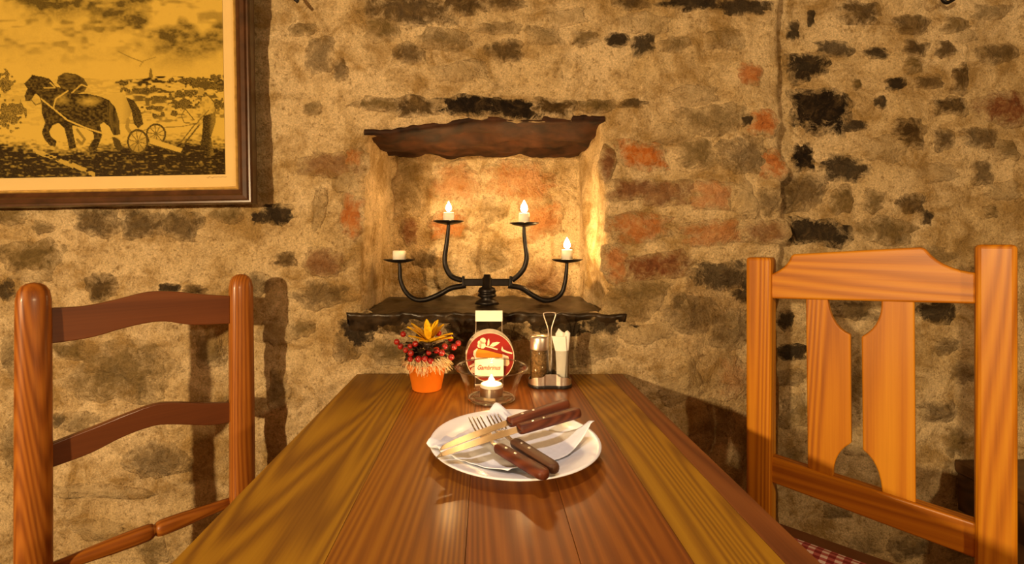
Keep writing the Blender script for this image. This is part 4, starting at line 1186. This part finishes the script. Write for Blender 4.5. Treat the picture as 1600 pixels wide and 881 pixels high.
# ------------------------------------------------------------------ cruet stand, shaker, paper holder
kc = Vector((.145, 1.075, TABLE_Z + .0003))
cr = thing('cruet_stand', kc, 'steel and black cruet stand with a wire loop handle', 'cruet stand')
def eight(rx, gap, n=40, wx=.0):
    pts = []
    for sgn, cx in ((1, gap), (-1, -gap)):
        for i in range(n // 2 + 1):
            a = (-math.pi * .62 + math.pi * 1.24 * i / (n // 2)) + (0 if sgn > 0 else math.pi)
            pts.append((cx + rx * math.cos(a), rx * math.sin(a)))
    return pts
out = [kc + Vector((x, y, 0)) for (x, y) in eight(.0255, .0235)]
v, f = prism_vf(out, (0, 0, .007)); obj('base', v, f, M['black_plastic'], cr, bevel=.0015)
# front metal wall that dips in the middle like a wave
def wall_band(sgn):
    pts = []
    for (cx, a0, a1) in ((-.0235, 1.18, .32), (.0235, .68, -.18)):
        for i in range(15):
            a = math.pi * (a0 + (a1 - a0) * i / 14)
            pts.append((cx + .0232 * math.cos(a), -sgn * .0232 * math.sin(a)))
    V, Fc = [], []
    for (x, y) in pts:
        t = abs(x) / .047
        h = .019 + .018 * math.exp(-(x / .011) ** 2) - .009 * max(0, t - .75) / .25
        d = Vector((x, y, 0)).normalized() * .0009
        p = kc + Vector((x, y, .006))
        V += [p, p + Vector((0, 0, h)), p + d, p + d + Vector((0, 0, h))]
    for i in range(len(pts) - 1):
        a, b_ = 4 * i, 4 * i + 4
        Fc += [(a, b_, b_ + 1, a + 1), (a + 2, a + 3, b_ + 3, b_ + 2), (a + 1, b_ + 1, b_ + 3, a + 3)]
    return V, Fc
v, f = wall_band(1); obj('front_guard', v, f, M['steel'], cr)
v, f = wall_band(-1); obj('back_guard', v, f, M['steel'], cr)
hp = [(0.000, .030), (-.0035, .060), (-.0035, .110), (-.0045, .130), (-.0135, .158), (-.013, .163), (-.006, .1645), (.008, .1645), (.0125, .162), (.0125, .157), (.004, .130), (.0032, .110), (.0032, .060), (0.001, .030)]
path = catmull([kc + Vector((x, .0, z)) for (x, z) in hp], 5)
v, f = tube_vf(path, .0014, 8); obj('loop_handle', v, f, M['steel'], cr, smooth=True)
# shaker
s0 = kc + Vector((-.0235, 0, .0072))
sh = thing('pepper_shaker', s0, 'glass shaker with a steel lid and brown filling in the cruet stand', 'shaker')
v, f = lathe_vf([(.0001, 0), (.0195, 0), (.0205, .002), (.0205, .078), (.0193, .078), (.0193, .003), (.0001, .002)], s0, 32); obj('glass_jar', v, f, M['glass'], sh, smooth=True)
v, f = lathe_vf([(.0001, .0035), (.0186, .0035), (.0186, .070), (.012, .074), (.0001, .073)], s0, 28); obj('filling', v, f, M['pepper'], sh, smooth=True)
v, f = lathe_vf([(.0207, .076), (.0212, .077), (.0212, .102), (.0195, .106), (.0001, .1075)], s0, 32); obj('lid', v, f, M['steel'], sh, smooth=True, bevel=.0)
# open glass with folded paper
s1 = kc + Vector((.0235, 0, .0072))
v, f = lathe_vf([(.0001, 0), (.0195, 0), (.0205, .002), (.0205, .075), (.0193, .075), (.0193, .003), (.0001, .002)], s1, 32)
tagged(obj('open_glass', v, f, M['glass'], smooth=True), 'open glass jar in the cruet stand holding white paper napkins', 'jar')
pl = ['white folded paper napkin fanned open in the glass jar', 'rolled white paper napkin at the side of the glass jar', 'white paper napkin with a torn tip behind the fanned one']
def paper(name, pts_front, thick, mat, label, yoff):
    P = [s1 + Vector((x, yoff + yy_, z)) for (x, yy_, z) in pts_front]
    v, f = prism_vf(P, (0, thick, 0))
    return tagged(obj(name, v, f, mat, bevel=.0008), label, 'napkin', 'paper napkins in the jar')
paper('paper_napkin', [(-.008, 0, .004), (.008, 0, .004), (.013, -.001, .070), (.010, -.002, .106), (-.021, -.003, .107), (-.012, -.001, .070)], .002, M['paper'], pl[0], -.009)
v, f = tube_vf([s1 + Vector(p) for p in ((.010, .001, .004), (.0115, .001, .06), (.016, 0, .112), (.014, 0, .116))], [.0060, .0060, .0065, .003], 12)
tagged(obj('paper_napkin', v, f, M['paper'], smooth=True), pl[1], 'napkin', 'paper napkins in the jar')
paper('paper_napkin', [(-.008, 0, .004), (.006, 0, .004), (.012, .003, .075), (.013, .004, .110), (.006, .002, .113), (-.003, .003, .121), (-.006, .0, .116), (-.010, .002, .109), (-.009, .002, .075)], .0025, M['paper'], pl[2], .003)

# ------------------------------------------------------------------ plate, napkin, cutlery
PCx, PCy, PR = .0455, .740, .1305
v, f = lathe_vf([(.0001, .0015), (.070, .0015), (.072, 0), (.078, 0), (.080, .0025), (.112, .0125), (.129, .0165), (PR, .0180), (.1295, .0192), (.126, .0188), (.108, .0150), (.090, .0090), (.084, .0062), (.0001, .0058)], (PCx, PCy, TABLE_Z + .0004), 72)
tagged(obj('dinner_plate', v, f, M['porcelain'], smooth=True), 'white porcelain dinner plate in the middle of the pine table', 'plate')

nL, nB_, nR, nF = Vector((-.086, .702, .7775)), Vector((.0195, .862, .7815)), Vector((.168, .738, .7960)), Vector((.030, .640, .7665))
V, Fc = [], []
nn = 44
def plate_z(x, y):
    r = math.hypot(x - PCx, y - PCy)
    if r < .084: return .7566
    if r < PR: return .7566 + (r - .084) / (PR - .084) * .0130
    return .7700
for j in range(nn + 1):
    for i in range(nn + 1):
        s, t = i / nn, j / nn                         # s: left->back edge, t: left->front edge
        p = (nL * (1 - s) + nB_ * s) * (1 - t) + (nF * (1 - s) + nR * s) * t
        ed = max(abs(s - .5), abs(t - .5)) * 2
        dz = noise.noise(Vector((p.x * 26, p.y * 26, 2))) * .0030 + noise.noise(Vector((p.x * 70, p.y * 70, 6))) * .0010
        base = plate_z(p.x, p.y) + .0022
        cz = p.z
        corner = (abs(s - .5) * 2) ** 3 * (abs(t - .5) * 2) ** 3
        z = base + (cz - base) * min(1, corner * 1.3) + max(0, dz) * (0.4 + ed)
        # pinched pleat towards the left corner
        d = (s + t) / 2
        if d < .3: z += .0055 * math.sin((s - t) * 34) * (.3 - d) / .3
        bow = .010 * math.sin(math.pi * s) * (1 if t < .5 else -.3) * abs(t - .5)
        V.append(Vector((p.x, p.y + bow, max(z, base))))
n = nn + 1
for j in range(nn):
    for i in range(nn): Fc.append((j * n + i, j * n + i + 1, (j + 1) * n + i + 1, (j + 1) * n + i))
o = obj('napkin', V, Fc, M['napkin'], smooth=True)
m_ = o.modifiers.new('solid', 'SOLIDIFY'); m_.thickness = .0008; m_.offset = 1
tagged(o, 'white paper napkin spread on the dinner plate under the cutlery', 'napkin')

def frame_of(a, b_):
    d = (b_ - a).normalized(); sd = d.cross(Vector((0, 0, 1))).normalized(); up = sd.cross(d)
    return d, sd, up

def handle(t, a, b_, w, th, mat, rivets):
    """flat wooden handle from a (bolster) to b_ (butt)"""
    d, sd, up = frame_of(a, b_)
    ln = (b_ - a).length
    rows = [(0, .72), (.03, .86), (.25, .92), (.55, .94), (.85, 1.0), (.95, .93), (.985, .75), (1, .42)]
    V, Fc = [], []
    sec = 12
    for (q, ww) in rows:
        for k in range(sec):
            an = 2 * math.pi * (k + .5) / sec
            cx, cy = math.cos(an), math.sin(an)
            e = (abs(cx) ** 3.6 + abs(cy) ** 3.6) ** (-1 / 3.6)
            V.append(a + d * (ln * q) + sd * (w / 2 * ww * e * cx) + up * (th / 2 * (.8 + .2 * ww) * e * cy))
    for i in range(len(rows) - 1):
        for k in range(sec): Fc.append((i * sec + k, i * sec + (k + 1) % sec, (i + 1) * sec + (k + 1) % sec, (i + 1) * sec + k))
    Fc += [tuple(range(sec)), tuple((len(rows) - 1) * sec + k for k in range(sec))]
    h = obj('handle', V, Fc, mat, t, smooth=True, grain=(a, d, up))
    Rm = Matrix((d, sd, up)).transposed()
    for q in rivets:
        v, f = lathe_vf([(.0001, .0012), (.0022, .0010), (.0027, 0)], a + d * (ln * q) + up * (th / 2 - .0004), 14, Rm)
        obj('rivet', v, f, M['tin'], h, smooth=True)

def knife(butt, junc, tip, mat, label):
    t = thing('steak_knife', (junc.x, junc.y, junc.z - .006), label, 'knife', 'steak knives on the plate')
    d, sd, up = frame_of(junc, tip)
    ln = (tip - junc).length
    up_ = up
    prof_top = [(-.06, .0075), (0, .0085), (.45, .0090), (.75, .0070), (.92, .0030), (1, -.0060)]
    V, Fc = [], []
    for (q, wt) in prof_top:
        wb = -.0085 if q < .7 else -.0085 + (q - .7) / .3 * .0015
        c = junc + d * (ln * q)
        V += [c + sd * wt + up_ * .0008, c + sd * wb + up_ * .0002, c + sd * wt - up_ * .0008, c + sd * wb - up_ * .0002]
    for i in range(len(prof_top) - 1):
        a, b_ = 4 * i, 4 * i + 4
        Fc += [(a, b_, b_ + 1, a + 1), (a + 2, a + 3, b_ + 3, b_ + 2), (a, a + 2, b_ + 2, b_), (a + 1, b_ + 1, b_ + 3, a + 3)]
    Fc += [(0, 1, 3, 2), (4 * len(prof_top) - 4, 4 * len(prof_top) - 2, 4 * len(prof_top) - 1, 4 * len(prof_top) - 3)]
    obj('blade', V, Fc, M['blade'], t)
    handle(t, junc, butt, .021, .014, mat, (.22, .40))

def fork(tips, junc, butt, mat, label):
    t = thing('table_fork', (junc.x, junc.y, junc.z - .006), label, 'fork', 'forks on the plate')
    d, sd, up = frame_of(junc, tips)
    ln = (tips - junc).length
    # neck and shoulder
    rows = [(-.05, .0045), (.0, .0045), (.18, .0035), (.36, .0045), (.46, .0095), (.54, .0118)]
    V, Fc = [], []
    bend = lambda q: .006 * math.sin(math.pi * min(1, max(0, q))) * -1 + .004 * max(0, q - .6)
    for (q, w) in rows:
        c = junc + d * (ln * q) + up * bend(q)
        V += [c - sd * w + up * .001, c + sd * w + up * .001, c + sd * w - up * .001, c - sd * w - up * .001]
    for i in range(len(rows) - 1):
        a = 4 * i
        for k in range(4): Fc.append((a + k, a + (k + 1) % 4, a + 4 + (k + 1) % 4, a + 4 + k))
    Fc += [(0, 1, 2, 3), tuple(4 * (len(rows) - 1) + k for k in range(4))]
    obj('neck', V, Fc, M['fork_steel'], t, bevel=.0004)
    for k in range(4):
        off = (k - 1.5) * .0066
        path = [junc + d * (ln * q) + sd * (off * (1 if q > .6 else .95)) + up * bend(q) for q in (.52, .62, .74, .86, .95, 1.0)]
        v, f = tube_vf(path, [.0017, .0016, .0015, .0014, .0012, .0005], 8, .7)
        obj('tine', v, f, M['fork_steel'], t, smooth=True)
    handle(t, junc, butt, .020, .0125, mat, (.20, .40))

fork(Vector((-.0178, .790, .7835)), Vector((.0184, .690, .7765)), Vector((.0760, .602, .7790)), M['handle_wood'], 'wooden-handled fork with a reddish handle reaching past the plate rim')
fork(Vector((.0115, .796, .7845)), Vector((.0430, .706, .7775)), Vector((.0905, .618, .7790)), M['handle_dark'], 'wooden-handled fork with a dark greyish handle and two bright rivets')
knife(Vector((.1375, .800, .8035)), Vector((.0370, .741, .7935)), Vector((-.0670, .668, .7835)), M['handle_wood'], 'wooden-handled steak knife lying across the forks, nearer the candle bowl')
knife(Vector((.1500, .766, .8010)), Vector((.0505, .715, .7930)), Vector((-.0690, .649, .7820)), M['handle_wood'], 'wooden-handled steak knife lying across the forks, nearer the fork handles')
